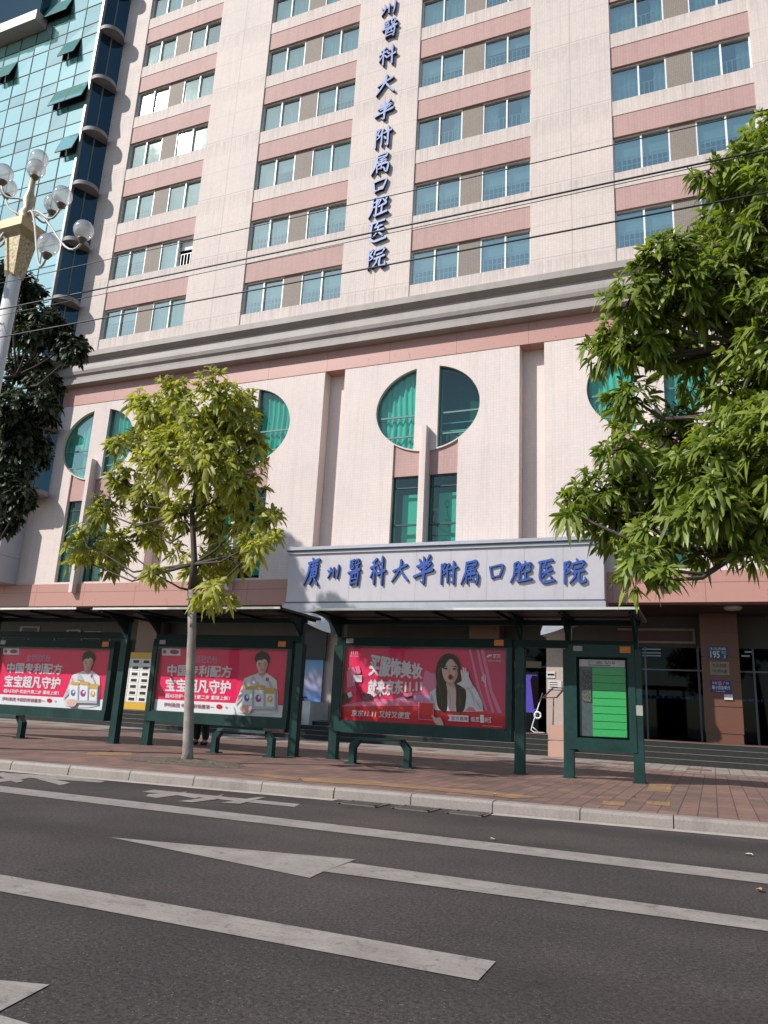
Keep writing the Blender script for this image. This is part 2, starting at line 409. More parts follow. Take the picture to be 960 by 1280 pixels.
struct(MB().quad((-1500, -1500, -.03), (1500, -1500, -.03), (1500, 1500, -.03), (-1500, 1500, -.03)).build('ground', M('far_ground', (.12, .115, .11), .8)))
def kerb_y(x): return 9.46+.094*x if x > -14 else 8.144+.03*(x+14)
KX = [-80, -40, -14, -9.4, -3.7, .5, 6, 20, 60]
mb = MB()
for a, b in zip(KX, KX[1:]): mb.quad((a, -9, 0), (b, -9, 0), (b, kerb_y(b)+.02, 0), (a, kerb_y(a)+.02, 0))
struct(mb.build('road', ASPH))
SW = .12
mb = MB()
for a, b in zip(KX, KX[1:]):
    i = len(mb.v)
    mb.quad((a, kerb_y(a)+.2, SW), (b, kerb_y(b)+.2, SW), (b, 30, SW), (a, 30, SW))
struct(mb.build('pavement', PAV))
mb = MB(); x = -22.0
while x < 9:
    L = .98; x2 = x+L-.012
    ya, yb = kerb_y(x), kerb_y(x2); jz = random.uniform(-.004, .004); jy = random.uniform(-.006, .006); bv = .025
    pts = lambda X, Yk: [(X, Yk+jy, -.02), (X, Yk+jy+.012, SW-bv+jz), (X, Yk+jy+.012+bv, SW+.006+jz), (X, Yk+.215, SW+.006+jz), (X, Yk+.215, -.02)]
    A, B = pts(x, ya), pts(x2, yb); i = len(mb.v); mb.v += A+B
    for k in range(5): mb.f.append((i+k, i+5+k, i+5+(k+1) % 5, i+(k+1) % 5)); mb.sm.append(False)
    mb.f.append((i, i+1, i+2, i+3, i+4)); mb.f.append((i+9, i+8, i+7, i+6, i+5)); mb.sm += [False]*2
    x += L
struct(mb.build('kerb', KERB))
def sheet(name, px, z, mat, lift=.004):
    pts = [atz(x, y, z) for x, y in px]
    return struct(MB().poly([(p.x, p.y, z+lift) for p in pts]).build(name, mat))
def strip(name, x0, x1, y0, y1, mat, z=.004):
    return struct(MB().quad((x0, y0, z), (x1, y0, z), (x1, y1, z), (x0, y1, z)).build(name, mat))
strip('lane_marking', -40, 12, 6.66, 7.08, PAINT)
strip('lane_marking', -40, -.955, 3.47, 3.765, PAINT)
sheet('arrow_marking', [(137, 1047), (445, 1075), (405, 1089.5), (387, 1098)], 0, PAINT)
sheet('arrow_marking', [(404, 1090), (437, 1079), (980, 1153.5), (980, 1167.5)], 0, PAINT, .0045)
sheet('arrow_marking', [(-60, 1221), (62, 1232), (0, 1265), (-60, 1300)], 0, PAINT)
sheet('arrow_marking', [(-60, 1240), (0, 1272), (40, 1284), (-60, 1330)], 0, PAINT, .008)
LETP = [[(178,990),(192,987.5),(375,1005.5),(368,1009)], [(182,995.5),(186,993),(222,991),(234,990),(228,993.5),(195,998)], [(208,992),(214,991),(252,996),(244,998.5)],
        [(222,1002),(262,998),(280,993),(270,1000),(240,1003.5)], [(277,1004),(322,997),(332,997),(300,1005.5)], [(240,1000),(262,997.5),(276,999),(250,1002)]]
for i, p in enumerate(LETP): sheet('lane_lettering', p, 0, PAINT, .004+.0007*i)
LETQ = [[(-10,965.5),(70,970),(132,976.5),(125,978.5),(60,974),(-10,970)], [(-10,975),(40,969),(60,968),(20,976),(-10,979)], [(35,971),(45,969.5),(88,979),(75,982)], [(-10,967),(5,966),(30,977),(20,979)]]
for i, p in enumerate(LETQ): sheet('lane_lettering', p, 0, PAINT, .004+.0007*i)
mb = MB()
for a, b, wd in ((-22, -4.28, .1), (-2.62, 8, .1)):
    n = 10
    for k in range(n):
        xa, xb = a+(b-a)*k/n, a+(b-a)*(k+1)/n
        mb.quad((xa, kerb_y(xa)-.12-wd, .004), (xb, kerb_y(xb)-.12-wd, .004), (xb, kerb_y(xb)-.12+wd, .004), (xa, kerb_y(xa)-.12+wd, .004))
struct(mb.build('gutter', M('gutter_concrete', (.40, .35, .31), .8, .2, 6, spec=.15, dirt=((.2, .17, .15), .5))))
# paving bands, tactile tiles, tree pit
strip('paving_band', -30, 12, 19.3, 22.3, LTILE, SW+.004)
BROWNT = M('brown_tile', (.22, .105, .085), .6, .15, 12)
for k in range(-12, 6): strip('paving_tile', -2.35+k*1.72, -1.8+k*1.72, 20.2, 20.95, BROWNT, SW+.008)
strip('paving_band', -30, 12, 18.8, 19.05, LTILE, SW+.004)
for px in ([(375,972),(430,973),(530,983),(618,990),(680,997),(640,998),(560,990),(470,982),(380,977)],
           [(813,977),(840,978),(838,991),(808,989)], [(808,1001),(838,1003),(838,1008),(808,1006)], [(754,1001),(782,1003),(780,1008),(752,1006)],
           [(110,940),(165,941),(165,945),(108,944)], [(375,972),(372,976),(300,968),(310,966)]):
    sheet('tactile_paving', px, SW, TACT)
def soil():
    t = NT('soil'); v = t.co(); n1 = t.noise(v, 14, 5, .75)
    t.col(t.ramp(n1, .3, .7, (.05, .04, .03), (.2, .165, .125))); t.b.inputs['Roughness'].default_value = .9; t.bump(n1, 1, .05); return t.m
mb = MB(); tc = Vector((-7.88, 10.82)); nR, nA = 7, 26
pit_r = [random.uniform(.85, 1.15) for _ in range(nA)]
ring = []
for i in range(nR):
    row = []
    for j in range(nA):
        t = 2*math.pi*j/nA; rr = (i/(nR-1))*pit_r[j]; q = (1-(i/(nR-1))**2)
        mb.v.append((tc.x+1.15*rr*math.cos(t), tc.y+.62*rr*math.sin(t), SW+.003+q*(.05+random.uniform(-.012, .02)))); row.append(len(mb.v)-1)
    ring.append(row)
for i in range(nR-1):
    for j in range(nA): mb.f.append((ring[i][j], ring[i][(j+1) % nA], ring[i+1][(j+1) % nA], ring[i+1][j])); mb.sm.append(False)
struct(mb.build('tree_pit', soil()))

# drain grates in the gutter
for k, (a, b) in enumerate(((442, 487), (502, 548), (565, 612))):
    p0 = atz(a, 1001+k*7, 0); p1 = atz(b, 1006+k*6.5, 0)
    lab = ('left grate of the three drains in the gutter, farthest from the route board', 'middle grate of the three drains in the gutter by the kerb', 'right grate of the three drains in the gutter, nearest the route board')[k]
    x0, x1 = p0.x, p1.x; yk = kerb_y((x0+x1)/2); ya, yb = yk-.46, yk-.06
    g = thing('drain_grate', lab, 'drain', ((x0+x1)/2, (ya+yb)/2, 0), 'drain grates along the kerb')
    sk = kerb_y(x1)-kerb_y(x0)
    f = MB()
    for (xa, xb, y_a, y_b) in ((x0, x1, ya, ya+.02), (x0, x1, yb-.02, yb), (x0, x0+.025, ya, yb), (x1-.025, x1, ya, yb)): f.box(xa, xb, y_a, y_b, .001, .012)
    f.build('frame', M('grate_iron', (.15, .13, .115), .8, .25, 20, spec=.1), g)
    MB().box(x0+.02, x1-.02, ya+.02, yb-.02, .0015, .004).build('pit', DARK, g)  # flat dark plate, the pit's shade put into its colour
    b_ = MB(); n = 8
    for q in range(n):
        xx = x0+.05+(x1-x0-.1)*q/(n-1); b_.beam((xx-.07, ya+.02, .008), (xx+.05, yb-.02, .008), .024, .005)
    b_.build('bars', MATS['grate_iron'], g)

# litter: dry leaves and scraps of paper lying on the road and pavement
DRY = M('dry_leaf', (.33, .2, .09), .7, .3, 9); PAPER = M('paper_scrap', (.65, .62, .58), .7, .1, 9)
LIT = [(397, 990, 0, .09, 'dry yellow leaf in the gutter left of the drain grates', 0), (545, 1002, 0, .07, 'pale paper scrap lying on the middle drain grate', 1), (693, 1021, 0, .08, 'white paper scrap in the gutter below the route board', 1),
       (731, 1024, 0, .09, 'brown leaf in the gutter right of the paper scrap', 0), (862, 1037, 0, .08, 'dark curled leaf in the gutter among the right leaves', 0), (905, 1041, 0, .09, 'light brown leaf in the gutter at far right', 0),
       (616, 994, .12, .08, 'crumpled white scrap on the pavement edge by the tactile tiles', 1), (935, 1070, 0, .08, 'small white scrap lying on the bus lane asphalt', 1), (682, 960, .12, .1, 'white flyer on the paving behind the bus shelter posts', 1),
       (793, 997, .12, .06, 'tiny leaf on the brick paving below the route board', 0), (137, 940, .12, .08, 'brown leaf on brick paving left of the sapling', 0), (949, 1115, 0, .07, 'thin dry leaf on asphalt near the right edge', 0), (616, 1051, 0, .06, 'scrap lying on the white lane line in the middle', 1)]
for x, y, z, s, lab, kind in LIT:
    s *= .62 if y > 1045 else .85
    p = atz(x, y, z); a = random.uniform(0, 6.28); mb = MB(); n = 8; e = []
    for j in range(n):
        t = 2*math.pi*j/n; rx = s*(1 if kind == 0 else .8)*random.uniform(.8, 1.15); ry = s*.45*random.uniform(.8, 1.2)
        qx, qy = rx*math.cos(t), ry*math.sin(t); e.append((p.x+qx*math.cos(a)-qy*math.sin(a), p.y+qx*math.sin(a)+qy*math.cos(a), z+.012+.22*abs(ry*math.sin(t))+random.uniform(0, .012)))
    mb.v = [(p.x, p.y, z+.011)]+e; mb.f = [(0, 1+j, 1+(j+1) % n) for j in range(n)]; mb.sm = [False]*n
    tag(mb.build('fallen_leaf' if kind == 0 else 'paper_scrap', DRY if kind == 0 else PAPER), lab, 'leaf' if kind == 0 else 'litter')

# ------------------------------------------------------------------ hospital building
D = 24.0; FH = 3.017; ZB = 16.76; NR = 8; XL, XR = -26.3, 12.0; ZTOP = 41.5
hosp = thing('hospital_building', 'tall cream and pink tiled hospital block with round windows behind the bus stop', 'building', (0, D, 0))
GC = [-22.5, -14.97, -7.45, .1, 7.65]; GW = 4.62
WH, SILL = 1.5, .62                       # window height, cream strip under it, then the pink band
edges = [XL]+[e for c in GC for e in (c-GW/2, c+GW/2)]+[XR]
wall = MB()
for i in range(0, len(edges), 2): wall.box(edges[i], edges[i+1], D, D+.7, 14.42, ZTOP)
for c in GC:
    for r in range(NR+1):
        zb = ZB+FH*r
        if r == NR: wall.box(c-GW/2, c+GW/2, D+.03, D+.6, zb-SILL-.0, ZTOP-.01)
        else: wall.box(c-GW/2, c+GW/2, D+.03, D+.6, zb-SILL, zb)
wall.build('wall', TILE, hosp)
proto = None
for c in GC:
    for r in range(NR+1):
        z1 = ZB+FH*r-SILL; z0 = 14.42 if r == 0 else ZB+FH*(r-1)+WH
        if r == 0: z0 = z1-.42
        mb = MB().box(c-GW/2, c+GW/2, D+.05, D+.55, z0, z1)
        mb.build('spandrel', PINK, hosp)
    MB().box(c-GW/2, c+GW/2, D+.03, D+.6, 14.42, ZB-SILL-.42).build('wall', TILE, hosp)
for c in GC:
    for r in range(NR): MB().box(c-GW/2+.41*GW, c-GW/2+.59*GW, D+.14, D+.5, ZB+FH*r, ZB+FH*r+WH).build('window_pier', PIERG, hosp)
MB().quad((XL+.2, D+1.5, 14.5), (XR-.2, D+1.5, 14.5), (XR-.2, D+1.5, ZTOP-.2), (XL+.2, D+1.5, ZTOP-.2)).build('interior_wall', ROOM, hosp)
MB().box(XL+.01, XR-.01, D+1.6, D+16, 14.5, ZTOP-.05).build('rear_block', TILE, hosp)
MB().box(XL-.1, XR+.1, D-.12, D+16.2, ZTOP, ZTOP+.5).build('parapet', CORN, hosp)

def pleats(x0, x1, z0, z1, y, amp=.035, per=.16, sway=.0):
    mb = MB(); n = max(6, int((x1-x0)/per*4)); rows = 3; i0 = 0; ph = random.uniform(0, 6)
    for k in range(rows+1):
        for j in range(n+1):
            x = x0+(x1-x0)*j/n; z = z0+(z1-z0)*k/rows
            mb.v.append((x+sway*math.sin(2.2*k+ph)*.05, y+amp*math.sin(2*math.pi*j/4+ph*.3)*(1+.3*math.sin(j*.7+k)), z))
    for k in range(rows):
        for j in range(n):
            a = k*(n+1)+j; mb.f.append((a, a+1, a+n+2, a+n+1)); mb.sm.append(True)
    return mb
WW = .41*GW
def window_proto(kind):
    yg = D+.20
    g = MB(); half = WW/2
    a1 = random.uniform(-.004, .004)
    g.quad((.03, yg, .03), (half, yg+a1, .03), (half, yg+a1*.5, WH-.03), (.03, yg, WH-.03))
    if kind != 5: g.quad((half, yg+.03, .03), (WW-.03, yg+.03-a1, .03), (WW-.03, yg+.03, WH-.03), (half, yg+.03, WH-.03))
    win = g.build('window', WGLASS, None, fix=False)
    f = MB(); fw = .05
    for (x0, x1, z0, z1) in ((0, WW, 0, fw), (0, WW, WH-fw, WH), (0, fw, fw, WH-fw), (WW-fw, WW, fw, WH-fw)): f.box(x0, x1, D+.15, D+.26, z0, z1)
    f.box(half-.03, half+.03, D+.145, D+.25, fw, WH-fw)
    f.build('frame', WHITE, win)
    yb = D+.34
    if kind in (0, 4): MB().box(.06, WW-.06, yb+.02, yb+.03, WH*(.45 if kind == 0 else .62), WH-.05).build('blind', BLIND, win)
    if kind == 5: MB().box(half+.05, WW-.06, yb+.02, yb+.03, WH*.66, WH-.05).build('blind', BLIND, win); MB().box(.06, half, yb+.02, yb+.03, .06, WH-.05).build('blind', BLIND, win)
    if kind == 6: pleats(.04, half-.1, .04, WH-.04, yb+.05).build('curtain', CURT, win)
    if kind == 7: MB().box(.06, half-.05, yb+.02, yb+.03, WH*.2, WH-.05).build('blind', BLIND, win); MB().box(half+.05, WW-.06, yb+.02, yb+.03, WH*.55, WH-.05).build('blind', BLIND, win)
    if kind == 1: pleats(.04, WW-.04, .04, WH-.04, yb+.05).build('curtain', CURT, win)
    if kind in (3, 2):
        pleats(.04, .55 if kind == 2 else 1.0, .04, WH-.04, yb+.08).build('curtain', CURT, win)
        pleats(WW-.45, WW-.04, .04, WH-.04, yb+.08).build('curtain', CURT, win)
    if kind in (0, 2, 3, 4, 5):
        rl = MB(); rh = .72
        nb = 11
        for k in range(nb): rl.box(.09+(WW-.2)*k/(nb-1), .09+(WW-.2)*k/(nb-1)+.03, yg+.055, yg+.07, .06, rh)
        for z in ((rh, rh*.55) if kind in (0, 4) else (rh,)): rl.box(.06, WW-.06, yg+.07, yg+.10, z, z+.03)
        rl.build('guard_rail', RAILW, win)
    return win
protos = {}
random.seed(5)
PLAN = {(2, 0): '040', (2, 1): '00'}
for gi, c in enumerate(GC):
    for r in range(NR):
        for s in (0, 1):
            k = random.choice([0, 0, 7, 2, 3, 4, 1, 6]) if gi > 1 else random.choice([0, 1, 3, 7, 4, 6])
            if r <= 1: k = 0 if gi >= 1 else 4
            if (gi, r, s) in ((0, 0, 1), (1, 4, 0), (2, 4, 0), (3, 2, 1), (1, 3, 0)): k = 1
            if gi == 2 and r in (2,): k = 2
            if gi == 3 and r in (2, 3): k = 3
            if (gi, r, s) == (0, 1, 1): k = 5
            loc = (c-GW/2+(0 if s == 0 else .59*GW), 0, ZB+FH*r)
            if k not in protos:
                p = window_proto(k)
                def shift(o):
                    for v in o.data.vertices: v.co.y -= D
                    for ch in o.children: shift(ch)
                shift(p); protos[k] = p; p.parent = hosp; p.location = loc
            else:
                o = copy_tree(protos[k], hosp); o.location = loc
# cornice
prof = [(0, 16.12), (.5, 15.95), (.5, 15.7), (.26, 15.56), (.28, 15.45), (.37, 15.36), (.43, 15.22), (.44, 15.08), (.40, 14.94), (.31, 14.84), (.3, 14.72), (.37, 14.70), (.37, 14.5), (.0, 14.44)]
cb = MB().prism_x([(D-.0+.3, 16.12)]+[(D-o, z) for o, z in prof]+[(D+.3, 14.44)], XL-1.2, XR)
cb.build('cornice', CORN, hosp)
PXL = -27.3
MB().box(PXL, XR, D-.02, D+.6, 13.62, 14.44).build('upper_band', GRAN, hosp)
# podium bays
BC = [-23.95+7.548*k for k in range(5)]; EA, EB, EZ, PH = 1.96, 1.60, 11.69, .435; PZ0, PZ1 = 5.55, 13.62
def ell(x): return EB*math.sqrt(max(0, 1-(x/EA)**2))
def half_loop(sgn, inset=0):
    n = 26; t0 = math.acos(PH/EA); pts = []
    for k in range(n+1):
        t = -t0+2*t0*k/n; pts.append((sgn*(EA-inset)*math.cos(t), EZ+(EB-inset)*math.sin(t)))
    return pts
def low_loop(x0, x1, z0, z1=None):
    if z1: return [(x0, z0), (x1, z0), (x1, z1), (x0, z1)]
    top = [(x1+(x0-x1)*k/8, EZ-ell(x1+(x0-x1)*k/8)-.05) for k in range(9)]
    return [(x0, z0), (x1, z0)]+top
LW, RW = (-1.2, -.2), (.165, 1.21); WT = 9.17
FIN = MB
for b, cx in enumerate(BC):
    x0 = PXL-cx if b == 0 else -3.35; x1 = 3.35 if b < 4 else XR-cx
    outer = [(cx+x0, PZ0), (cx+x1, PZ0), (cx+x1, PZ1), (cx+x0, PZ1)]
    mv = lambda lp: [(cx+x, z) for x, z in lp]
    loops = [outer]+[mv(half_loop(s)) for s in (-1, 1)]+[mv(low_loop(*LW, PZ0+.08)), mv(low_loop(*RW, PZ0+.08))]
    curve_mesh('wall', loops, D, D+.5, TILE2, hosp)
    for s in (-1, 1):
        lp = half_loop(s, -.02)
        win = MB().poly([(cx+x, D+.17, z) for x, z in lp]).build('round_window', PGLASS, hosp, fix=False)
        fr = MB()
        for i in range(len(lp)):
            a, c2 = lp[i], lp[(i+1) % len(lp)]
            fr.beam((cx+a[0], D+.17, a[1]), (cx+c2[0], D+.17, c2[1]), .07, .07, (0, 1, 0))
        xs = sorted((s*PH, s*EA))
        for z, o in ((EZ-.22, 0), (EZ-1.0, 0)):
            hw = EA*math.sqrt(1-((z-EZ)/EB)**2); q = sorted((s*PH, s*hw)); fr.box(cx+q[0], cx+q[1], D+.15, D+.2, z-.03, z+.03)
        fr.build('frame', M('teal_frame', (.10, .2, .18), .4), win)
        if not (b == 2 and s == 1) and not (b == 1 and s == -1):
            q = sorted((s*PH, s*(EA-.02)))
            pleats(cx+q[0], cx+q[1], EZ-EB+.02, EZ+EB-.02, D+.34, .05, .22, .8).build('curtain', CURTG, win)
        else:
            q = sorted((s*PH, s*(EA-.1))); rb = MB()
            for z in (EZ-.55, EZ-.85): rb.box(cx+q[0], cx+q[1], D+.4, D+.43, z, z+.035)
            rb.build('guard_rail', RAILW, win)
            cl = MB()
            for k in range(7): 
                xx = q[0]+.15+(q[1]-q[0]-.5)*k/6; cl.box(cx+xx, cx+xx+random.uniform(.1, .25), D+.55, D+.75, EZ-EB*.72, EZ-EB*.72+random.uniform(.15, .5))
            cl.build('sill_clutter', M('sill_things', (.18, .42, .33), .6, .5, 6), win)
    for (xa, xb) in (LW, RW):
        n = 6; pts = [(xa, WT), (xb, WT)]+[(xb+(xa-xb)*k/8, EZ-ell(xb+(xa-xb)*k/8)-.045) for k in range(9)]
        MB().prism([(cx+x, z) for x, z in pts], D+.07, D+.4).build('spandrel', PINK, hosp)
        z0 = PZ0+.08
        win = MB().quad((cx+xa, D+.2, z0), (cx+xb, D+.2, z0), (cx+xb, D+.2, WT), (cx+xa, D+.2, WT)).build('tall_window', PGLASS, hosp, fix=False)
        fr = MB(); fw = .045
        for (p0, p1, q0, q1) in ((xa, xb, WT-fw, WT), (xa, xb, z0, z0+fw), (xa, xa+fw, z0, WT), (xb-fw, xb, z0, WT), (xa, xb, 7.38, 7.44), (xa, xb, 8.74, 8.78)):
            fr.box(cx+p0, cx+p1, D+.16, D+.24, q0, q1)
        fr.build('frame', M('dark_teal_frame', (.03, .07, .065), .4), win)
        MB().box(cx+xa+.25, cx+xb-.03, D+.5, D+.52, z0+.2, 8.6).build('blind', M('teal_blind', (.50, .78, .66), .7, .06, 1), win)
    MB().box(cx-.045, cx+.135, D-.3, D-.003, 5.15, 10.9).build('fin', TILE2, hosp)
MB().quad((PXL+.1, D+.95, PZ0), (XR-.1, D+.95, PZ0), (XR-.1, D+.95, PZ1), (PXL+.1, D+.95, PZ1)).build('interior_wall', M('podium_room', (.06, .10, .095), .8, .5, .6), hosp)
for b in range(4):
    xm = BC[b]+3.774
    MB().box(xm-.424-.02, xm+.424+.02, D+.52, D+.9, PZ0, PZ1).build('recess_back', TILE2, hosp)
# lower granite band, soffit, ground floor
LX = -36
MB().box(LX, XR, D-.05, D+.5, 4.62, 5.55).build('lower_band', GRAN, hosp)
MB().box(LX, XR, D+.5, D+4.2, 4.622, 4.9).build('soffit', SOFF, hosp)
YB = 27.2
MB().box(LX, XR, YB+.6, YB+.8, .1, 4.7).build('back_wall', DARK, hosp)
MB().quad((LX, YB, .66), (XR, YB, .66), (XR, YB, 3.6), (LX, YB, 3.6)).build('shop_glazing', SHOPG, hosp, fix=False)
MB().box(LX, XR, YB-.05, YB+.3, 3.6, 4.62).build('lintel', M('lintel_grey', (.06, .052, .047), .6, .15, 3), hosp)
mb = MB()
x = LX
while x < XR: mb.box(x, x+.06, YB-.04, YB+.05, .66, 3.6); x += 1.62
mb.box(LX, XR, YB-.035, YB+.04, 2.85, 2.9)
mb.build('mullion', ALUD, hosp)
# steps
st = MB()
for k in range(4): st.box(LX, XR, 22.35+k*.36, 28, SW-.05+.137*k, SW+.137*(k+1))
st.build('steps', M('step_stone', (.034, .035, .033), .5, .25, 10, spec=.15), hosp)
ns = MB()
for k in range(4): ns.box(LX, XR, 22.34+k*.36, 22.40+k*.36, SW+.137*(k+1)+.001, SW+.137*(k+1)+.014)
ns.build('step_nosing', M('nosing', (.16, .16, .15), .4, .2, 8), hosp)
MB().box(LX, XR, 23.85, 24.0, .668, .70).build('step_border', STONE_B, hosp)
# columns of the ground floor
def column(pxl, pxr, yref, Y, dep=.7, mat=STONE_B):
    a, b = at(pxl, yref, Y), at(pxr, yref, Y); o = MB()
    zs = [.95, 1.75, 2.5, 3.25, 4.0, 4.62]
    for z0, z1 in zip(zs, zs[1:]): o.box(a.x, b.x, Y, Y+dep, z0+.012, z1-.012)
    o.box(a.x+.02, b.x-.02, Y+.02, Y+dep-.02, .66, 4.6)
    return o.build('column', mat, hosp), a.x, b.x
CY = 26.3
_, c0, c1 = column(878, 926, 850, CY)
for dx in (-7.55, 7.55, -22.2):
    MB().box(c0+dx, c1+dx, CY, CY+.7, .66, 4.62).build('column', STONE_B, hosp)
# pale entrance columns with granite plinth blocks beside the stairs
a, b = at(683, 860, 24.6), at(705, 860, 24.6)
MB().box(a.x, b.x+.15, 24.6, 25.3, .66, 4.62).build('column', PALE, hosp)
q0, q1 = at(685, 906, 23.2), at(706, 921, 23.2)
MB().box(q0.x, q1.x, 23.2, 24.55, .1, q0.z).build('plinth', PINKG, hosp)
q0, q1 = at(685, 926, 22.3), at(712, 940, 22.3)
MB().box(q0.x, q1.x, 22.3, 23.19, .1, q0.z).build('plinth', PINKG, hosp)
e1 = a.x
a, b = at(399, 850, 24.6), at(420, 850, 24.6)
MB().box(a.x, b.x, 24.6, 25.3, .66, 4.62).build('column', PALE, hosp)
MB().box(a.x-.1, b.x-.2, 23.2, 24.55, .1, 1.3).build('plinth', M('white_plinth', (.6, .58, .55), .5), hosp)
MB().box(a.x-.9, a.x-.12, 22.6, 23.6, .1, .95).build('plinth', STONE_B, hosp)
# soffit fittings
p = at(916, 761, 25.0); MB().lathe([(.0, -.07), (.2, -.06), (.26, 0), (.26, .05)], (p.x, 25.0, 4.59), 18).build('ceiling_lamp', M('lamp_bowl', (.5, .5, .48), .4), hosp)
p = at(120, 765, 25.0); MB().lathe([(.0, -.07), (.2, -.06), (.26, 0), (.26, .05)], (p.x, 25.0, 4.59), 18).build('ceiling_lamp', MATS['lamp_bowl'], hosp)
a, b = at(655, 781, 25.4), at(757, 784, 25.4)
MB().box(a.x, b.x, 25.3, 25.5, a.z, a.z+.09).build('tube_light', emit_mat('tube_glow', (1, .97, .92), 1.2), hosp)
# ventilation grille frame over the glazing
a, b = at(772, 788, YB-.06), at(869, 797, YB-.06)
mb = MB()
for (x0, x1, z0, z1) in ((a.x, b.x, a.z, a.z+.07), (a.x, b.x, b.z-.2, b.z-.13), (b.x-.07, b.x, b.z-.13, a.z)): mb.box(x0, x1, YB-.1, YB-.05, z0, z1)
gr = mb.build('vent_frame', M('vent_beige', (.30, .24, .2), .5), hosp)
MB().box(a.x, b.x-.07, YB-.075, YB-.055, b.z-.13, a.z).build('vent_panel', M('vent_brown', (.08, .035, .03), .5), gr)
# dim ceiling lights seen through the glazing
mb = MB()
for (x, y) in ((943, 812), (936, 816), (932, 821)): 
    p = at(x, y, YB+.5); mb.box(p.x-.12, p.x+.12, YB+.45, YB+.5, p.z, p.z+.05)
for y in (807, 812, 816.5, 820): 
    p = at(803, y, YB+.5); q = at(826, y+1, YB+.5); mb.box(p.x, q.x, YB+.45, YB+.5, p.z, p.z+.03)
mb.build('interior_light', emit_mat('dim_glow', (.7, .8, .75), 1.3), hosp)
a, b = at(805, 868, YB+.3), at(878, 871, YB+.3); mb = MB()
for k in range(26):
    x = a.x+(b.x+3-a.x)*k/26; mb.box(x, x+random.uniform(.03, .16), YB+.28, YB+.3, a.z-.1, a.z-.1+random.uniform(.04, .1))
mb.build('led_strip', emit_mat('led_blue', (.12, .2, .75), .5), hosp)
# service panels on the back wall at left
for (x0, y0, x1, y1) in ((26, 783, 48, 797), (84, 787, 100, 798), (106, 789, 125, 799)):
    a, b = at(x0, y0, YB-.08), at(x1, y1, YB-.08); mb = MB()
    mb.box(a.x, b.x, YB-.1, YB-.06, b.z, a.z); o = mb.build('wall_panel', M('panel_grey', (.28, .3, .29), .5), hosp)
    MB().box(a.x+.15, b.x-.15, YB-.115, YB-.101, b.z+.06, a.z-.06).build('opening', BLACK, o)

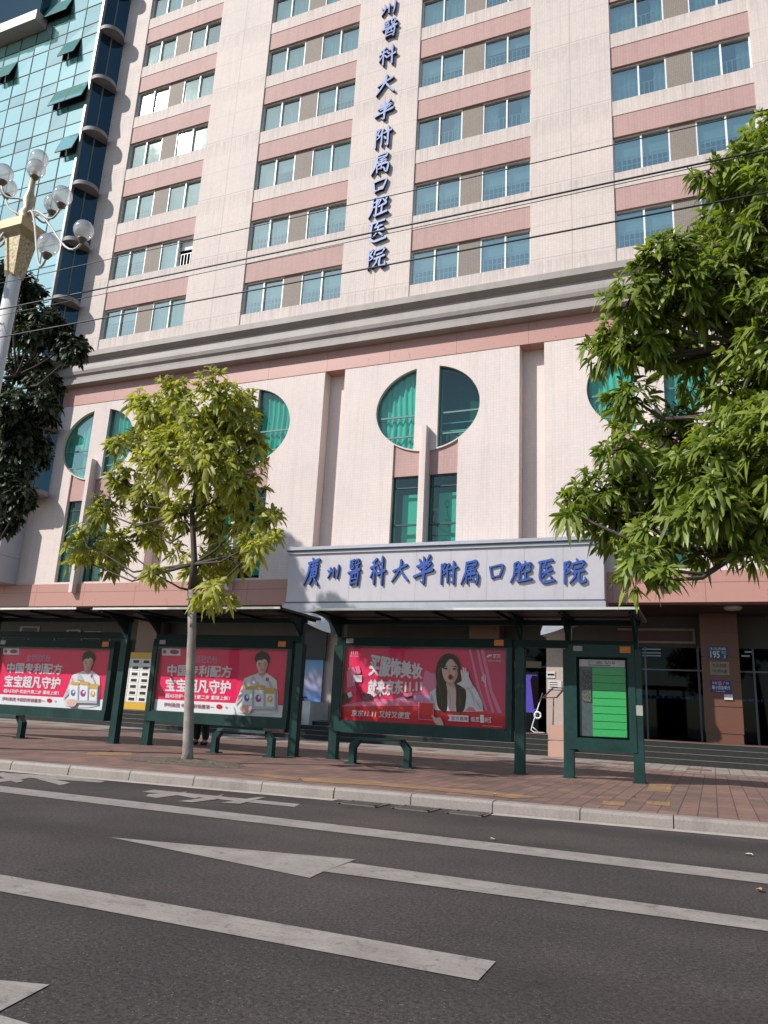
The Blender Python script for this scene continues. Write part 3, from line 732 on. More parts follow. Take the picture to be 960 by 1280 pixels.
# ------------------------------------------------------------------ brush lettering
GL = {
'廣': [[(46,98,7),(58,86,11)],[(24,80,8),(50,84,7),(84,93,11)],[(34,82,9),(27,50,10),(4,2,4)],[(42,70,6),(80,78,7)],[(52,80,6),(52,62,6)],[(68,82,6),(66,64,6)],[(40,58,6),(78,66,7)],[(44,52,6),(42,30,6)],[(44,50,6),(74,57,8),(70,32,7)],[(44,40,5),(72,45,5)],[(42,30,6),(70,34,6)],[(58,60,6),(56,30,6)],[(48,24,8),(36,4,4)],[(62,26,6),(80,4,10)]],
'州': [[(22,78,9),(26,45,9),(6,4,4)],[(4,62,5),(14,46,10)],[(48,80,8),(48,10,7)],[(34,62,5),(40,46,10)],[(82,96,9),(80,40,9),(74,0,5)],[(60,66,5),(68,50,10)]],
'醫': [[(18,92,6),(46,97,8)],[(20,92,7),(20,64,7),(46,68,6)],[(24,82,5),(44,86,5)],[(34,90,6),(28,70,5)],[(34,82,5),(44,70,6)],[(62,98,7),(56,78,5)],[(62,96,6),(78,98,7),(76,84,6),(88,84,5)],[(56,76,5),(80,79,7),(60,58,5)],[(60,72,5),(86,56,9)],[(6,46,7),(90,60,10)],[(30,42,8),(27,2,8)],[(30,40,6),(78,47,8),(72,2,8)],[(44,54,6),(40,28,5)],[(60,56,6),(60,30,6)],[(32,22,5),(72,26,6)],[(30,6,6),(72,10,6)]],
'科': [[(42,94,9),(16,80,5)],[(4,60,8),(48,73,9)],[(29,86,9),(28,2,8)],[(28,60,8),(6,26,4)],[(30,56,6),(46,42,9)],[(56,86,6),(65,74,10)],[(50,66,6),(60,56,10)],[(46,36,8),(98,52,10)],[(79,100,10),(79,0,9)]],
'大': [[(8,48,9),(50,62,9),(92,78,11)],[(56,100,11),(50,60,11),(2,0,5)],[(52,58,8),(72,32,11),(98,6,12)]],
'學': [[(28,88,6),(38,74,11)],[(50,96,6),(54,80,10)],[(82,100,10),(62,74,5)],[(16,62,8),(88,78,10),(76,62,6)],[(30,54,8),(72,65,8),(50,46,7)],[(53,52,10),(52,6,10),(36,12,4)],[(0,26,8),(50,40,9),(100,52,11)]],
'附': [[(14,86,8),(36,91,9),(22,66,7),(36,54,8),(20,42,5)],[(14,88,9),(12,0,7)],[(54,90,10),(36,52,5)],[(47,70,9),(46,6,7)],[(56,66,8),(100,77,10)],[(81,100,10),(80,4,10),(66,12,4)],[(60,48,6),(70,36,11)]],
'属': [[(30,91,8),(82,99,10),(78,78,7)],[(30,78,6),(78,83,7)],[(30,92,9),(26,50,10),(0,0,4)],[(72,74,7),(44,67,5)],[(38,56,6),(78,63,8),(74,50,6)],[(38,58,6),(38,46,6),(74,50,6)],[(56,68,7),(54,20,7)],[(30,34,7),(32,4,7)],[(32,36,7),(90,45,8),(86,2,9),(72,8,4)],[(40,20,5),(64,25,6),(74,12,9)]],
'口': [[(8,84,11),(22,4,10)],[(8,80,9),(96,96,12),(72,16,10)],[(22,10,9),(78,22,9)]],
'腔': [[(20,90,9),(18,40,9),(0,2,4)],[(20,90,8),(42,95,9),(39,6,9),(28,12,4)],[(20,68,6),(38,72,6)],[(18,46,6),(38,50,6)],[(70,100,8),(76,88,10)],[(50,76,9),(46,62,7)],[(50,80,8),(98,91,10),(90,74,6)],[(64,76,7),(52,56,5)],[(78,78,7),(94,62,10)],[(54,46,8),(92,56,9)],[(73,52,8),(70,14,8)],[(42,6,8),(100,18,11)]],
'医': [[(12,88,8),(90,99,11)],[(24,90,10),(19,20,10),(40,2,10),(100,12,11)],[(54,86,8),(40,66,5)],[(40,66,7),(80,74,8)],[(32,44,8),(88,55,10)],[(61,72,8),(54,46,8),(32,22,4)],[(58,46,7),(82,24,11)]],
'院': [[(12,84,8),(34,89,9),(20,64,7),(34,52,8),(18,40,5)],[(12,86,9),(10,0,7)],[(64,100,7),(71,88,11)],[(46,78,9),(42,62,7)],[(46,80,8),(96,90,10),(88,74,6)],[(54,60,7),(84,67,8)],[(42,42,8),(96,53,10)],[(60,48,8),(54,26,8),(32,2,4)],[(75,48,8),(70,16,10),(80,4,10),(100,10,9),(99,26,4)]],
}
def spline(pts, n=5):
    if len(pts) == 2:
        return [tuple(pts[0][k]+(pts[1][k]-pts[0][k])*t/4 for k in range(3)) for t in range(5)]
    out = []
    P = [pts[0]]+list(pts)+[pts[-1]]
    for i in range(1, len(P)-2):
        p0, p1, p2, p3 = (np.array(P[i+k], float) for k in (-1, 0, 1, 2))
        for k in range(n):
            t = k/n; out.append(tuple(.5*(2*p1+(p2-p0)*t*.7+(2*p0*.7-(2*.7+3-3)*p1*1.0+0*p2)*0 + 0*p3)) if False else tuple(p1*(2*t**3-3*t**2+1)+p2*(-2*t**3+3*t**2)+.3*(p2-p0)*(t**3-2*t**2+t)+.3*(p3-p1)*(t**3-t**2)))
    out.append(tuple(map(float, pts[-1]))); return out
def glyph(name, ch, cx, cz, wd, ht, yfront, depth, face, side, parent, wscale=1.12):
    mb = MB(); sd = MB()
    for si, stx in enumerate(GL[ch]):
        pts = spline(stx); L, Rr = [], []
        for k, (x, y, wdt) in enumerate(pts):
            a, b = pts[max(k-1, 0)], pts[min(k+1, len(pts)-1)]
            dx, dy = b[0]-a[0], b[1]-a[1]; ln = math.hypot(dx, dy) or 1; nx, ny = -dy/ln, dx/ln
            h = wdt*.5*wscale*(1+.12*math.sin(k*1.7+si)); L.append((x+nx*h, y+ny*h)); Rr.append((x-nx*h, y-ny*h))
        # brush caps
        (x0, y0, w0), (x1, y1, _) = pts[0], pts[1]; ln = math.hypot(x1-x0, y1-y0) or 1
        c0 = (x0-(x1-x0)/ln*w0*.45, y0-(y1-y0)/ln*w0*.45+w0*.15)
        (x0, y0, w0), (x1, y1, _) = pts[-1], pts[-2]; ln = math.hypot(x1-x0, y1-y0) or 1
        c1 = (x0-(x1-x0)/ln*w0*.6, y0-(y1-y0)/ln*w0*.6)
        T = lambda p: (cx+(p[0]-50)/100*wd, cz+(p[1]-50)/100*ht)
        y0_ = yfront-.0025*si; n = len(L)
        strips = [T(c0)]+[None]
        mb_i = len(mb.v)
        lv = [T(p) for p in L]; rv = [T(p) for p in Rr]; ca, cbp = T(c0), T(c1)
        mb.poly([(ca[0], y0_, ca[1]), (rv[0][0], y0_, rv[0][1]), (lv[0][0], y0_, lv[0][1])])
        for k in range(n-1): mb.quad((lv[k][0], y0_, lv[k][1]), (rv[k][0], y0_, rv[k][1]), (rv[k+1][0], y0_, rv[k+1][1]), (lv[k+1][0], y0_, lv[k+1][1]))
        mb.poly([(cbp[0], y0_, cbp[1]), (lv[-1][0], y0_, lv[-1][1]), (rv[-1][0], y0_, rv[-1][1])])
        ol = [ca]+rv+[cbp]+lv[::-1]
        for k in range(len(ol)):
            p, q = ol[k], ol[(k+1) % len(ol)]; sd.quad((p[0], y0_, p[1]), (q[0], y0_, q[1]), (q[0], yfront+depth, q[1]), (p[0], yfront+depth, p[1]))
    o = mb.build(name, face, parent, fix=False); sd.build('letter_side', side, o, fix=False); return o

# entrance sign board
SY = 23.3
tl, tr, br_, bl = at(363, 690, SY), at(755, 690, SY), at(755, 750, SY), at(357, 750, SY)
SX0, SX1 = (tl.x+bl.x)/2, (tr.x+br_.x)/2; SZ0, SZ1 = 4.63, 6.30
sb = thing('entrance_sign_board', 'long silver sign board with blue brush lettering over the hospital entrance', 'sign', ((SX0+SX1)/2, D-.05, SZ0))
MB().box(SX0, SX1, SY, D-.06, SZ0, SZ1).build('panel', ALU, sb)
mb = MB(); mb.box(SX0-.03, SX1+.03, SY-.06, D-.06, SZ1+.002, SZ1+.09); mb.box(SX0-.10, SX1+.10, SY-.14, D-.06, SZ1+.13, SZ1+.24)
mb.build('top_moulding', ALUL, sb)
MB().box(SX0-.06, SX1+.06, SY-.1, D-.06, SZ1+.09, SZ1+.13).build('top_dark_strip', ALUD, sb)  # dark metal strip between the two mouldings
mb = MB(); mb.box(SX0-.05, SX1+.03, SY-.04, D-.06, SZ0-.12, SZ0-.06); mb.box(SX0-.08, SX1+.04, SY-.09, D+.3, SZ0-.36, SZ0-.12)
mb.build('bottom_ledge', ALUL, sb)
MB().box(SX0-.01, SX1-.01, SY-.01, D-.06, SZ0-.06, SZ0-.002).build('bottom_dark_strip', ALUD, sb)  # dark metal strip between panel and ledge
for k in range(1, 9): MB().box(SX0+(SX1-SX0)*k/9-.004, SX0+(SX1-SX0)*k/9+.004, SY-.002, SY+.01, SZ0+.002, SZ1-.002).build('panel_joint', M('joint_grey', (.25, .24, .25), .5), sb)
# curved canopy spandrel below the ledge at the left end (and its twin at the right)
for sgn, xe in ((1, SX0-.06), (-1, SX1+.02)):
    pts = []; n = 14; wdt = 1.9; z0 = SZ0-.36
    low = [(xe, z0-.08)]
    for k in range(n+1):
        t = k/n; low.append((xe+sgn*wdt*t, z0-.10-.62*math.sin(t*math.pi/2)*t**.6*1.0))
    upc = [(xe+sgn*(wdt-.0), z0-.68)]
    for k in range(n+1):
        t = 1-k/n; upc.append((xe+sgn*(.75+(wdt-.75)*t), z0-.0-.62*(1-math.sqrt(max(0, 1-t*t)))))
    pts = low+upc[1:]+[(xe, z0-.001)]
    MB().prism(pts, SY-.05, D-.1).build('canopy_arch', ALUL, sb)
BOARD = [('廣',390.8,714.5,26,34),('州',417.5,714.5,20,17),('醫',443,715,20,31),('科',472,713.5,22,32),('大',499.7,713.5,22,25),('學',529,712.5,25,33),('附',560,716,23,25),('属',587.6,715.5,23,26),('口',620,714.5,18,16),('腔',651,715,25,23),('医',681.6,714,21,25),('院',717,714,26,26)]
for ch, x, y, wd, ht in BOARD:
    p = at(x, y, SY-.05); glyph('character', ch, p.x, p.z, wd*.0262, ht*.0287, SY-.07, .062, BLUE, NAVY, sb)
# vertical wall lettering
vs = thing('vertical_wall_lettering', 'column of raised pale blue brush characters running up the cream facade', 'sign', (-10.9, D, 22))
VERT = [('廣',489,-22),('州',486.5,8),('醫',487,34),('科',483.5,68),('大',481,104),('學',479.5,137),('附',477.5,170),('属',475.5,203),('口',473.5,231),('腔',472,257),('医',470,288),('院',469,321)]
for i, (ch, x, y) in enumerate(VERT):
    p = at(x, y, D-.16); h = .84*(.62 if ch == '口' else .75 if ch == '州' else 1); 
    glyph('character', ch, p.x, p.z, .80*(.8 if ch == '口' else 1), h*1.12, D-.12, .115, BLUE_SHEEN, NAVY, vs, 1.0)

# ------------------------------------------------------------------ glass office block at left
GY = 22.85; GX1 = -26.83; GX0 = -46
gb = thing('glass_office_building', 'teal mirror glass office block with tilted open panes at the left edge', 'building', (GX1, GY, 0))
gp = MB(); mu = MB(); cw = 1.105
floor0 = 19.37; gfh = 3.05
# floor levels from the round slabs on the corner strip
zs_ = [at(131+(0), 106, 23.4).z, at(120, 167, 23.4).z, at(108, 232, 23.4).z, at(97, 306, 23.4).z]
gfh = (zs_[0]-zs_[3])/3; zf = zs_[3]
cols = 17; openp = set()
OPEN = [(1, 6), (2, 4), (2, 6)]
opens = []
fl_lo = int((zf-9.2)/gfh)
levels = []
for k in range(-fl_lo, 9):
    b = zf+gfh*k
    levels += [(b-.15, b+.55, 's'), (b+.55, b+1.75, 'p'), (b+1.75, b+gfh-.15, 'o')]
random.seed(3)
OP = {(5, 0), (5, 1), (4, 2), (4, 3), (3, 1), (2, 0), (2, 1), (5, 5), (5, 6), (4, 6), (4, 7), (3, 5), (2, 7), (1, 0), (6, 1), (3, 8), (6, 5), (6, 6)}
for li, (z0, z1, typ) in enumerate(levels):
    fl = (li//3)-fl_lo
    for c in range(cols):
        x1 = GX1-.06-c*cw; x0 = x1-cw
        if typ == 'o' and (fl, c) in OP: opens.append((x0, x1, z0, z1)); continue
        j = [random.uniform(-.006, .006) for _ in range(4)]
        gp.quad((x0+.012, GY+j[0], z0+.012), (x1-.012, GY+j[1], z0+.012), (x1-.012, GY+j[2], z1-.012), (x0+.012, GY+j[3], z1-.012))
zlo, zhi = levels[0][0], levels[-1][1]
for c in range(cols+1): 
    x = GX1-.06-c*cw; mu.box(x-.018, x+.018, GY-.02, GY+.1, zlo, zhi)
for z0, z1, t in levels: mu.box(GX0+.2, GX1-.08, GY-.018, GY+.1, z0-.018, z0+.018)
gp.build('curtain_wall', CGLASS, gb, fix=False); mu.build('mullion', M('mullion_grey', (.04, .055, .055), .6, spec=.2), gb)
for (x0, x1, z0, z1) in opens:
    h = z1-z0; out = .33; zz = z0+math.sqrt(max(h*h-out*out, .01)); zb = z1-math.sqrt(h*h-out*out)
    g = MB(); g.quad((x0+.03, GY-out-.02, zb), (x1-.03, GY-out-.02, zb), (x1-.03, GY-.03, z1-.02), (x0+.03, GY-.03, z1-.02))
    s = g.build('open_sash', CGLASS, gb, fix=False); fr = MB()
    A, B, C2, D2 = (x0+.02, GY-out, zb), (x1-.02, GY-out, zb), (x1-.02, GY-.01, z1-.02), (x0+.02, GY-.01, z1-.02)
    for p, q in ((A, B), (B, C2), (C2, D2), (D2, A)): fr.beam(p, q, .04, .04)
    fr.build('frame', MATS['mullion_grey'], s)
MB().box(GX0, GX1-.08, GY+.14, GY+9, zlo-.2, zhi).build('core', M('office_dark', (.02, .03, .032), .8, .4, 1), gb)
# corner strip with shade put into its dark glass, half round slabs
cx0, cy0, cx1, cy1 = GX1, GY, XL-.01, D-.01
s = MB(); nn = 0
for k in range(-fl_lo, 9):
    for (a, b) in ((0, .5), (.5, 1)):
        P0 = (cx0+(cx1-cx0)*a, cy0+(cy1-cy0)*a); P1 = (cx0+(cx1-cx0)*b, cy0+(cy1-cy0)*b)
        s.quad((P0[0], P0[1], zf+gfh*k+.12), (P1[0], P1[1], zf+gfh*k+.12), (P1[0], P1[1], zf+gfh*(k+1)-.1), (P0[0], P0[1], zf+gfh*(k+1)-.1))
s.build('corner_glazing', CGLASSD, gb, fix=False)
mb = MB(); mb.box(GX1-.08, GX1+.05, GY-.05, GY+.12, zlo, zhi); mid = ((cx0+cx1)/2, (cy0+cy1)/2)
mb.beam((mid[0]+.03, mid[1]-.01, zlo), (mid[0]+.03, mid[1]-.01, zhi), .05, .05)
mb.build('corner_post', M('corner_grey', (.16, .19, .2), .4, metal=.4), gb)
dd = Vector((cx1-cx0, cy1-cy0, 0)); rad = dd.length/2; dn = Vector((dd.y, -dd.x, 0)).normalized(); du = dd.normalized(); cc = Vector((mid[0], mid[1], 0))
SLAB = M('slab_grey', (.22, .21, .205), .6, .2, 3)
for k in range(-fl_lo, 9):
    z = zf+gfh*k; n = 20; mb = MB(); pts = [cc+du*rad*math.cos(math.pi*j/n)+dn*rad*1.0*math.sin(math.pi*j/n) for j in range(n+1)]
    mb.poly([(p.x, p.y, z-.10) for p in pts][::-1]); mb.poly([(p.x, p.y, z+.10) for p in pts])
    for j in range(n+1):
        p, q = pts[j], pts[(j+1) % (n+1)]; mb.quad((p.x, p.y, z-.1), (q.x, q.y, z-.1), (q.x, q.y, z+.1), (p.x, p.y, z+.1))
    mb.build('round_slab', SLAB, gb)
# ledge of the taller block at the top left, and the panelled base
a = at(47, 20, 22.2)
MB().box(GX0-4, a.x, 22.1, GY-.03, a.z-.25, a.z+.35).build('upper_ledge', PALE, gb)
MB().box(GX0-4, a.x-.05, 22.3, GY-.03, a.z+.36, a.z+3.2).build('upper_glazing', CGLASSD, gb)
BASEP = M('base_panel', (.42, .45, .50), .4, .06, 1)
mb = MB()
for k in range(3): mb.box(GX0, PXL-.005, GY+.03, D+.2, 5.552+k*1.12+.01, 5.552+(k+1)*1.12-.01)
mb.box(GX0, PXL-.03, GY+.05, D+.2, 5.552, 8.9)
mb.build('base_wall', BASEP, gb)

# ------------------------------------------------------------------ bus shelters
def homography(src):
    A = []; b = []
    for (x, y), (u, v) in zip(src, ((0, 1), (1, 1), (1, 0), (0, 0))):
        A.append([x, y, 1, 0, 0, 0, -u*x, -u*y]); b.append(u); A.append([0, 0, 0, x, y, 1, -v*x, -v*y]); b.append(v)
    h = np.linalg.solve(np.array(A, float), np.array(b, float))
    def f(x, y):
        d = h[6]*x+h[7]*y+1; return ((h[0]*x+h[1]*y+h[2])/d, (h[3]*x+h[4]*y+h[5])/d)
    return f
RED1 = M('poster_red', (.74, .014, .10), .3, .05, 1, spec=.2); RED2 = M('poster_crimson', (.74, .022, .11), .3, .05, 1, spec=.2)
PINKP = M('poster_pink', (.62, .10, .27), .25, .08, 1); PINK2 = M('poster_light_pink', (.70, .17, .30), .3, .05, 1, spec=.2); REDB = M('poster_strip_red', (.60, .012, .03), .3, .05, 1, spec=.2)
PWHITE = M('poster_white', (.72, .72, .74), .25, .04, 3, spec=.12); PSILV = M('poster_silver', (.66, .64, .68), .25, .06, 6, spec=.12); SKINP = M('poster_skin', (.66, .42, .36), .3, .05, 4, spec=.12)
HAIRP = M('poster_hair', (.022, .014, .018), .3, .2, 6, spec=.12); SHIRT = M('poster_shirt', (.66, .63, .66), .3, .06, 6, spec=.12); GOLDP = M('poster_gold', (.56, .36, .10), .3, .1, 8, spec=.12)
BLUEP = M('poster_blue', (.05, .16, .42), .3, spec=.12); PURP = M('poster_purple', (.30, .05, .34), .3, spec=.12); MARP = M('poster_maroon', (.28, .05, .09), .3, spec=.12); LIPS = M('poster_lips', (.45, .06, .08), .3, spec=.12)
SHADE = M('poster_shade', (.46, .44, .49), .3, .1, 4, spec=.12); SKIN2 = M('poster_skin_shade', (.50, .28, .23), .3, .08, 4, spec=.12); HAIR2 = M('poster_hair_light', (.075, .04, .04), .3, .2, 4, spec=.12)
CURTP = M('poster_curtain', (.60, .05, .14), .25, .06, 2, spec=.12); VIOL = M('poster_violet', (.60, .30, .50), .25, .12, 3, spec=.12); DKP = M('poster_dark', (.05, .02, .035), .3, spec=.12)
class Poster:
    def __init__(s, x0, x1, z0, z1, y, src, box):
        s.x0, s.x1, s.z0, s.z1, s.y, s.box, s.k = x0, x1, z0, z1, y, box, 0; s.h = homography(src)
    def P(s, x, y, lift):
        u, v = s.h(x, y); return (s.x0+u*(s.x1-s.x0), s.y-lift, s.z0+v*(s.z1-s.z0))
    def bg(s, name, mat): return MB().quad((s.x0, s.y, s.z0), (s.x1, s.y, s.z0), (s.x1, s.y, s.z1), (s.x0, s.y, s.z1)).build(name, mat, s.box, fix=False)
    def shape(s, name, mat, *loops, smooth=0):
        mb = MB()
        for lp in loops:
            s.k += 1
            if smooth:
                q = []; n = len(lp)
                for i in range(n):
                    p0, p1, p2, p3 = (np.array(lp[(i+d) % n], float) for d in (-1, 0, 1, 2))
                    for t in (0, .33, .66): q.append(tuple(p1*(2*t**3-3*t**2+1)+p2*(-2*t**3+3*t**2)+.5*(p2-p0)*(t**3-2*t**2+t)+.5*(p3-p1)*(t**3-t**2)))
                lp = q
            mb.poly([s.P(x, y, .0012*s.k+.001) for x, y in lp][::-1])
        me = mb.build(name, mat, s.box, fix=False)
        bm = bmesh.new(); bm.from_mesh(me.data); bmesh.ops.triangulate(bm, faces=bm.faces); bm.to_mesh(me.data); bm.free()
        return me
    def text(s, body, q, mat, bold=.02, name='lettering'):
        mb = MB(); hgt = abs(q[0][1]-q[3][1]); n = 1 if bold <= 0 else 5; s.k += 1
        for i in range(n):
            dx, dy = ((0, 0), (1, 0), (-1, 0), (0, 1), (0, -1))[i]; d = bold*hgt*1.15
            text_on(mb, body, *[s.P(x+dx*d, y+dy*d, .0012*s.k+.001+.00015*i) for x, y in q])
        return mb.build(name, mat, s.box, fix=False)
def oval(cx, cy, rx, ry, n=16): return [(cx+rx*math.cos(2*math.pi*k/n), cy+ry*math.sin(2*math.pi*k/n)) for k in range(n)]
def rect(x0, y0, x1, y1, sk=0): return [(x0, y0), (x1, y0+sk), (x1, y1+sk), (x0, y1)]

def milk_ad(x0, x1, z0, z1, y, box):      # traced in a 3.69x enlargement of the right-hand copy
    A = Poster(x0, x1, z0, z1, y, [(150, 262), (748, 262), (722, 592), (105, 555)], box)
    A.bg('poster', RED1)
    A.shape('poster_footer', PWHITE, [(113, 499), (729, 529), (722, 592), (105, 555)])
    A.shape('logo_plate', PSILV, rect(158, 268, 240, 300)); A.shape('logo_pill', MARP, oval(213, 284, 21, 10), oval(171, 284, 8, 8))
    A.text('金领冠奶粉', [(283, 296), (409, 298), (406, 334), (279, 331)], VIOL, .0)
    A.text('中国专利配方', [(184, 341), (474, 345), (469, 397), (179, 391)], PSILV, .028)
    A.text('宝宝超凡守护', [(174, 404), (468, 413), (463, 474), (168, 462)], PSILV, .028)
    A.text('·超A5功护·优益升第二步 重磅上新！', [(165, 473), (463, 485), (461, 504), (163, 492)], PWHITE, .02)
    A.text('伊利集团 中国奶粉销量第一', [(161, 514), (388, 526), (386, 546), (159, 533)], MARP, .012)
    A.shape('seal', REDB, oval(412, 533, 14, 11)); A.shape('small_mark', VIOL, oval(445, 536, 5, 5))
    A.shape('shirt', SHIRT, [(596, 376), (560, 388), (530, 402), (515, 450), (487, 520), (500, 560), (560, 572), (640, 570), (688, 560), (690, 480), (684, 408), (665, 393), (640, 376)])
    A.shape('collar', SKINP, [(600, 378), (632, 376), (617, 402)]); A.shape('brooch', PURP, oval(640, 405, 8, 10)); A.shape('neck', SKINP, [(600, 352), (632, 352), (634, 382), (598, 382)])
    A.shape('face', SKINP, [(590, 322), (592, 348), (600, 366), (615, 376), (630, 368), (640, 348), (642, 322), (616, 306)], smooth=1)
    A.shape('hair', HAIRP, [(586, 335), (581, 308), (590, 284), (615, 272), (642, 282), (652, 306), (646, 336), (640, 318), (626, 308), (616, 316), (604, 314), (593, 320)])
    A.shape('eyes', HAIRP, oval(604, 338, 6, 2), oval(628, 338, 6, 2), oval(604, 331, 7, 1.5), oval(628, 331, 7, 1.5)); A.shape('mouth', LIPS, oval(616, 360, 8, 2.5))
    A.shape('shirt_fold', SHADE, [(530, 405), (545, 450), (520, 520), (535, 450)], [(640, 400), (660, 430), (668, 460), (650, 430)], [(505, 480), (530, 470), (520, 500), (492, 530)], [(572, 390), (600, 430), (560, 425)])
    A.shape('face_shade', SKIN2, [(628, 320), (640, 322), (640, 348), (630, 368), (616, 376), (626, 350)], [(600, 378), (632, 372), (630, 382), (604, 386)], [(614, 338), (619, 352), (610, 352)])
    A.shape('milk_can', PWHITE, rect(524, 452, 578, 540, 3), rect(579, 452, 633, 543, 3), rect(634, 456, 684, 545, 2))
    A.shape('can_lid', GOLDP, rect(528, 434, 574, 450, 2), rect(581, 432, 630, 450, 2), rect(634, 444, 684, 472, 2))
    A.shape('can_badge', BLUEP, oval(545, 492, 12, 17)); A.shape('can_badge', PURP, oval(600, 494, 14, 18)); A.shape('can_badge', GOLDP, oval(655, 498, 13, 16))
    A.shape('badge_figure', PWHITE, oval(549, 488, 5, 8), oval(605, 489, 6, 8), oval(658, 494, 6, 7))
    A.shape('can_shade', SHADE, rect(570, 455, 577, 540, 1), rect(625, 455, 632, 543, 1), rect(677, 460, 683, 545, 1), rect(524, 530, 684, 545, 4))
    A.shape('hand', SKINP, [(514, 540), (530, 527), (556, 526), (572, 540), (562, 562), (540, 566), (520, 556)], smooth=1)
    return A
def shop_ad(x0, x1, z0, z1, y, box):      # traced in a 4x enlargement
    A = Poster(x0, x1, z0, z1, y, [(42, 112), (862, 132), (861, 540), (18, 482)], box)
    A.bg('poster', RED2)
    A.shape('stage', PINKP, [(440, 235), (500, 260), (500, 420), (430, 412), (140, 420), (230, 390), (420, 340)])
    A.shape('stage_disc', VIOL, oval(410, 385, 115, 26)); A.shape('stage_floor', PINK2, [(24, 405), (200, 375), (420, 385), (420, 412), (23, 412)])
    A.shape('curtain_print', CURTP, [(655, 128), (860, 132), (860, 470), (800, 460), (742, 440), (700, 330)])
    A.shape('curtain_fold', PINK2, [(662, 130), (672, 130), (722, 330), (760, 440), (748, 440), (705, 320)], [(700, 130), (712, 131), (765, 350), (795, 452), (782, 450), (750, 345)], [(722, 131), (738, 131), (785, 340), (835, 455), (812, 452), (770, 345)])
    A.shape('poster_strip', REDB, [(22, 410), (420, 412), (560, 434), (861, 468), (861, 540), (18, 482)])
    A.text('买服饰美妆', [(172, 150), (428, 208), (426, 278), (160, 258)], PSILV, .026)
    A.text('就来京东11.11', [(162, 280), (426, 286), (426, 338), (150, 368)], PSILV, .026)
    A.text('11.11', [(74, 138), (104, 139), (104, 156), (73, 155)], PWHITE, .012); A.text('又好又便宜', [(62, 160), (110, 161), (110, 166), (62, 165)], PWHITE, 0)
    A.text('京东11.11 又好又便宜', [(76, 428), (369, 443), (366, 476), (72, 458)], PWHITE, .014)
    A.shape('logo_mark', PWHITE, oval(770, 166, 11, 5), oval(760, 172, 6, 4)); A.text('京东', [(786, 158), (826, 159), (826, 180), (785, 179)], PWHITE, .01); A.text('又好又便宜', [(760, 188), (828, 190), (828, 197), (760, 195)], PWHITE, 0)
    A.shape('caption_mark', PSILV, rect(738, 258, 744, 300, 0), rect(730, 270, 735, 292, 0), rect(748, 262, 752, 322, 0))
    A.shape('clothes_rack', PINK2, [(60, 220), (84, 216), (96, 240), (90, 310), (54, 318), (50, 250)], [(94, 214), (112, 212), (122, 240), (118, 250), (98, 250)])
    A.shape('rack_garment', PINKP, [(72, 236), (84, 228), (88, 306), (74, 312)]); A.shape('rack_bag', SHIRT, rect(84, 256, 126, 290, 2)); A.shape('rack_post', MARP, rect(98, 290, 102, 355), rect(112, 290, 115, 360))
    A.shape('prop_bag', DKP, [(26, 350), (60, 340), (66, 392), (26, 398)]); A.shape('prop_bag', DKP, [(118, 360), (140, 344), (172, 352), (180, 380), (130, 386)]); A.shape('prop_jar', PSILV, [(52, 346), (72, 338), (80, 360), (62, 370)])
    A.shape('prop_shoe', PINK2, [(332, 344), (352, 350), (380, 342), (380, 366), (350, 372), (336, 360)]); A.shape('prop_shoe_sole', DKP, [(336, 360), (350, 368), (382, 362), (383, 374), (346, 378)])
    A.shape('blouse', SHIRT, [(505, 322), (470, 345), (466, 400), (500, 434), (560, 440), (650, 444), (740, 444), (735, 400), (712, 350), (690, 316), (670, 296), (640, 300), (648, 330), (600, 310), (560, 320)])
    A.shape('sleeve_gap', PINKP, [(650, 440), (668, 420), (690, 424), (705, 443)])
    A.shape('hair', HAIRP, [(566, 154), (530, 168), (508, 200), (498, 250), (503, 300), (500, 340), (506, 400), (520, 432), (556, 440), (560, 330), (590, 316), (602, 340), (604, 440), (640, 440), (652, 390), (652, 340), (630, 310), (622, 270), (622, 220), (604, 172)], smooth=1)
    A.shape('neck', SKINP, [(552, 300), (592, 300), (602, 330), (596, 440), (572, 438), (560, 350)])
    A.shape('face', SKINP, [(530, 214), (534, 258), (548, 290), (572, 308), (594, 296), (610, 262), (612, 220), (598, 190), (566, 182), (542, 192)], smooth=1)
    A.shape('fringe', HAIRP, [(528, 222), (534, 192), (560, 176), (572, 180), (554, 200), (540, 232)], [(576, 178), (600, 186), (614, 222), (600, 204)])
    A.shape('face_shade', SKIN2, [(596, 200), (611, 222), (609, 262), (594, 294), (584, 300), (598, 262)], [(552, 300), (592, 296), (600, 330), (576, 318)], [(570, 228), (574, 252), (564, 254)])
    A.shape('hair_strand', HAIR2, [(540, 190), (520, 240), (516, 300), (524, 380), (512, 300), (512, 240)], [(608, 200), (616, 250), (618, 290), (636, 330), (616, 300), (610, 250)], [(530, 330), (536, 420), (528, 420)], [(620, 340), (630, 400), (622, 430), (618, 380)])
    A.shape('blouse_fold', SHADE, [(476, 350), (490, 380), (484, 420), (470, 400)], [(660, 320), (690, 360), (700, 420), (680, 360)], [(700, 380), (726, 410), (730, 440), (712, 410)], [(566, 340), (574, 400), (570, 438), (562, 400)])
    A.shape('eyes', HAIRP, oval(552, 230, 9, 4), oval(594, 232, 9, 4), oval(550, 218, 11, 2), oval(596, 220, 11, 2)); A.shape('lips', LIPS, oval(576, 272, 13, 14)); A.shape('mouth', DKP, oval(576, 271, 8, 9))
    A.shape('hand', SHIRT, [(618, 310), (606, 306), (622, 298), (634, 292), (630, 262), (626, 238), (631, 234), (638, 256), (636, 226), (643, 222), (648, 252), (648, 228), (654, 226), (658, 254), (663, 244), (668, 246), (668, 272), (682, 300), (690, 320), (648, 330)])
    A.shape('app_tile', PINK2, rect(414, 392, 492, 480, 6)); A.shape('app_tile_face', REDB, rect(418, 397, 488, 476, 6))
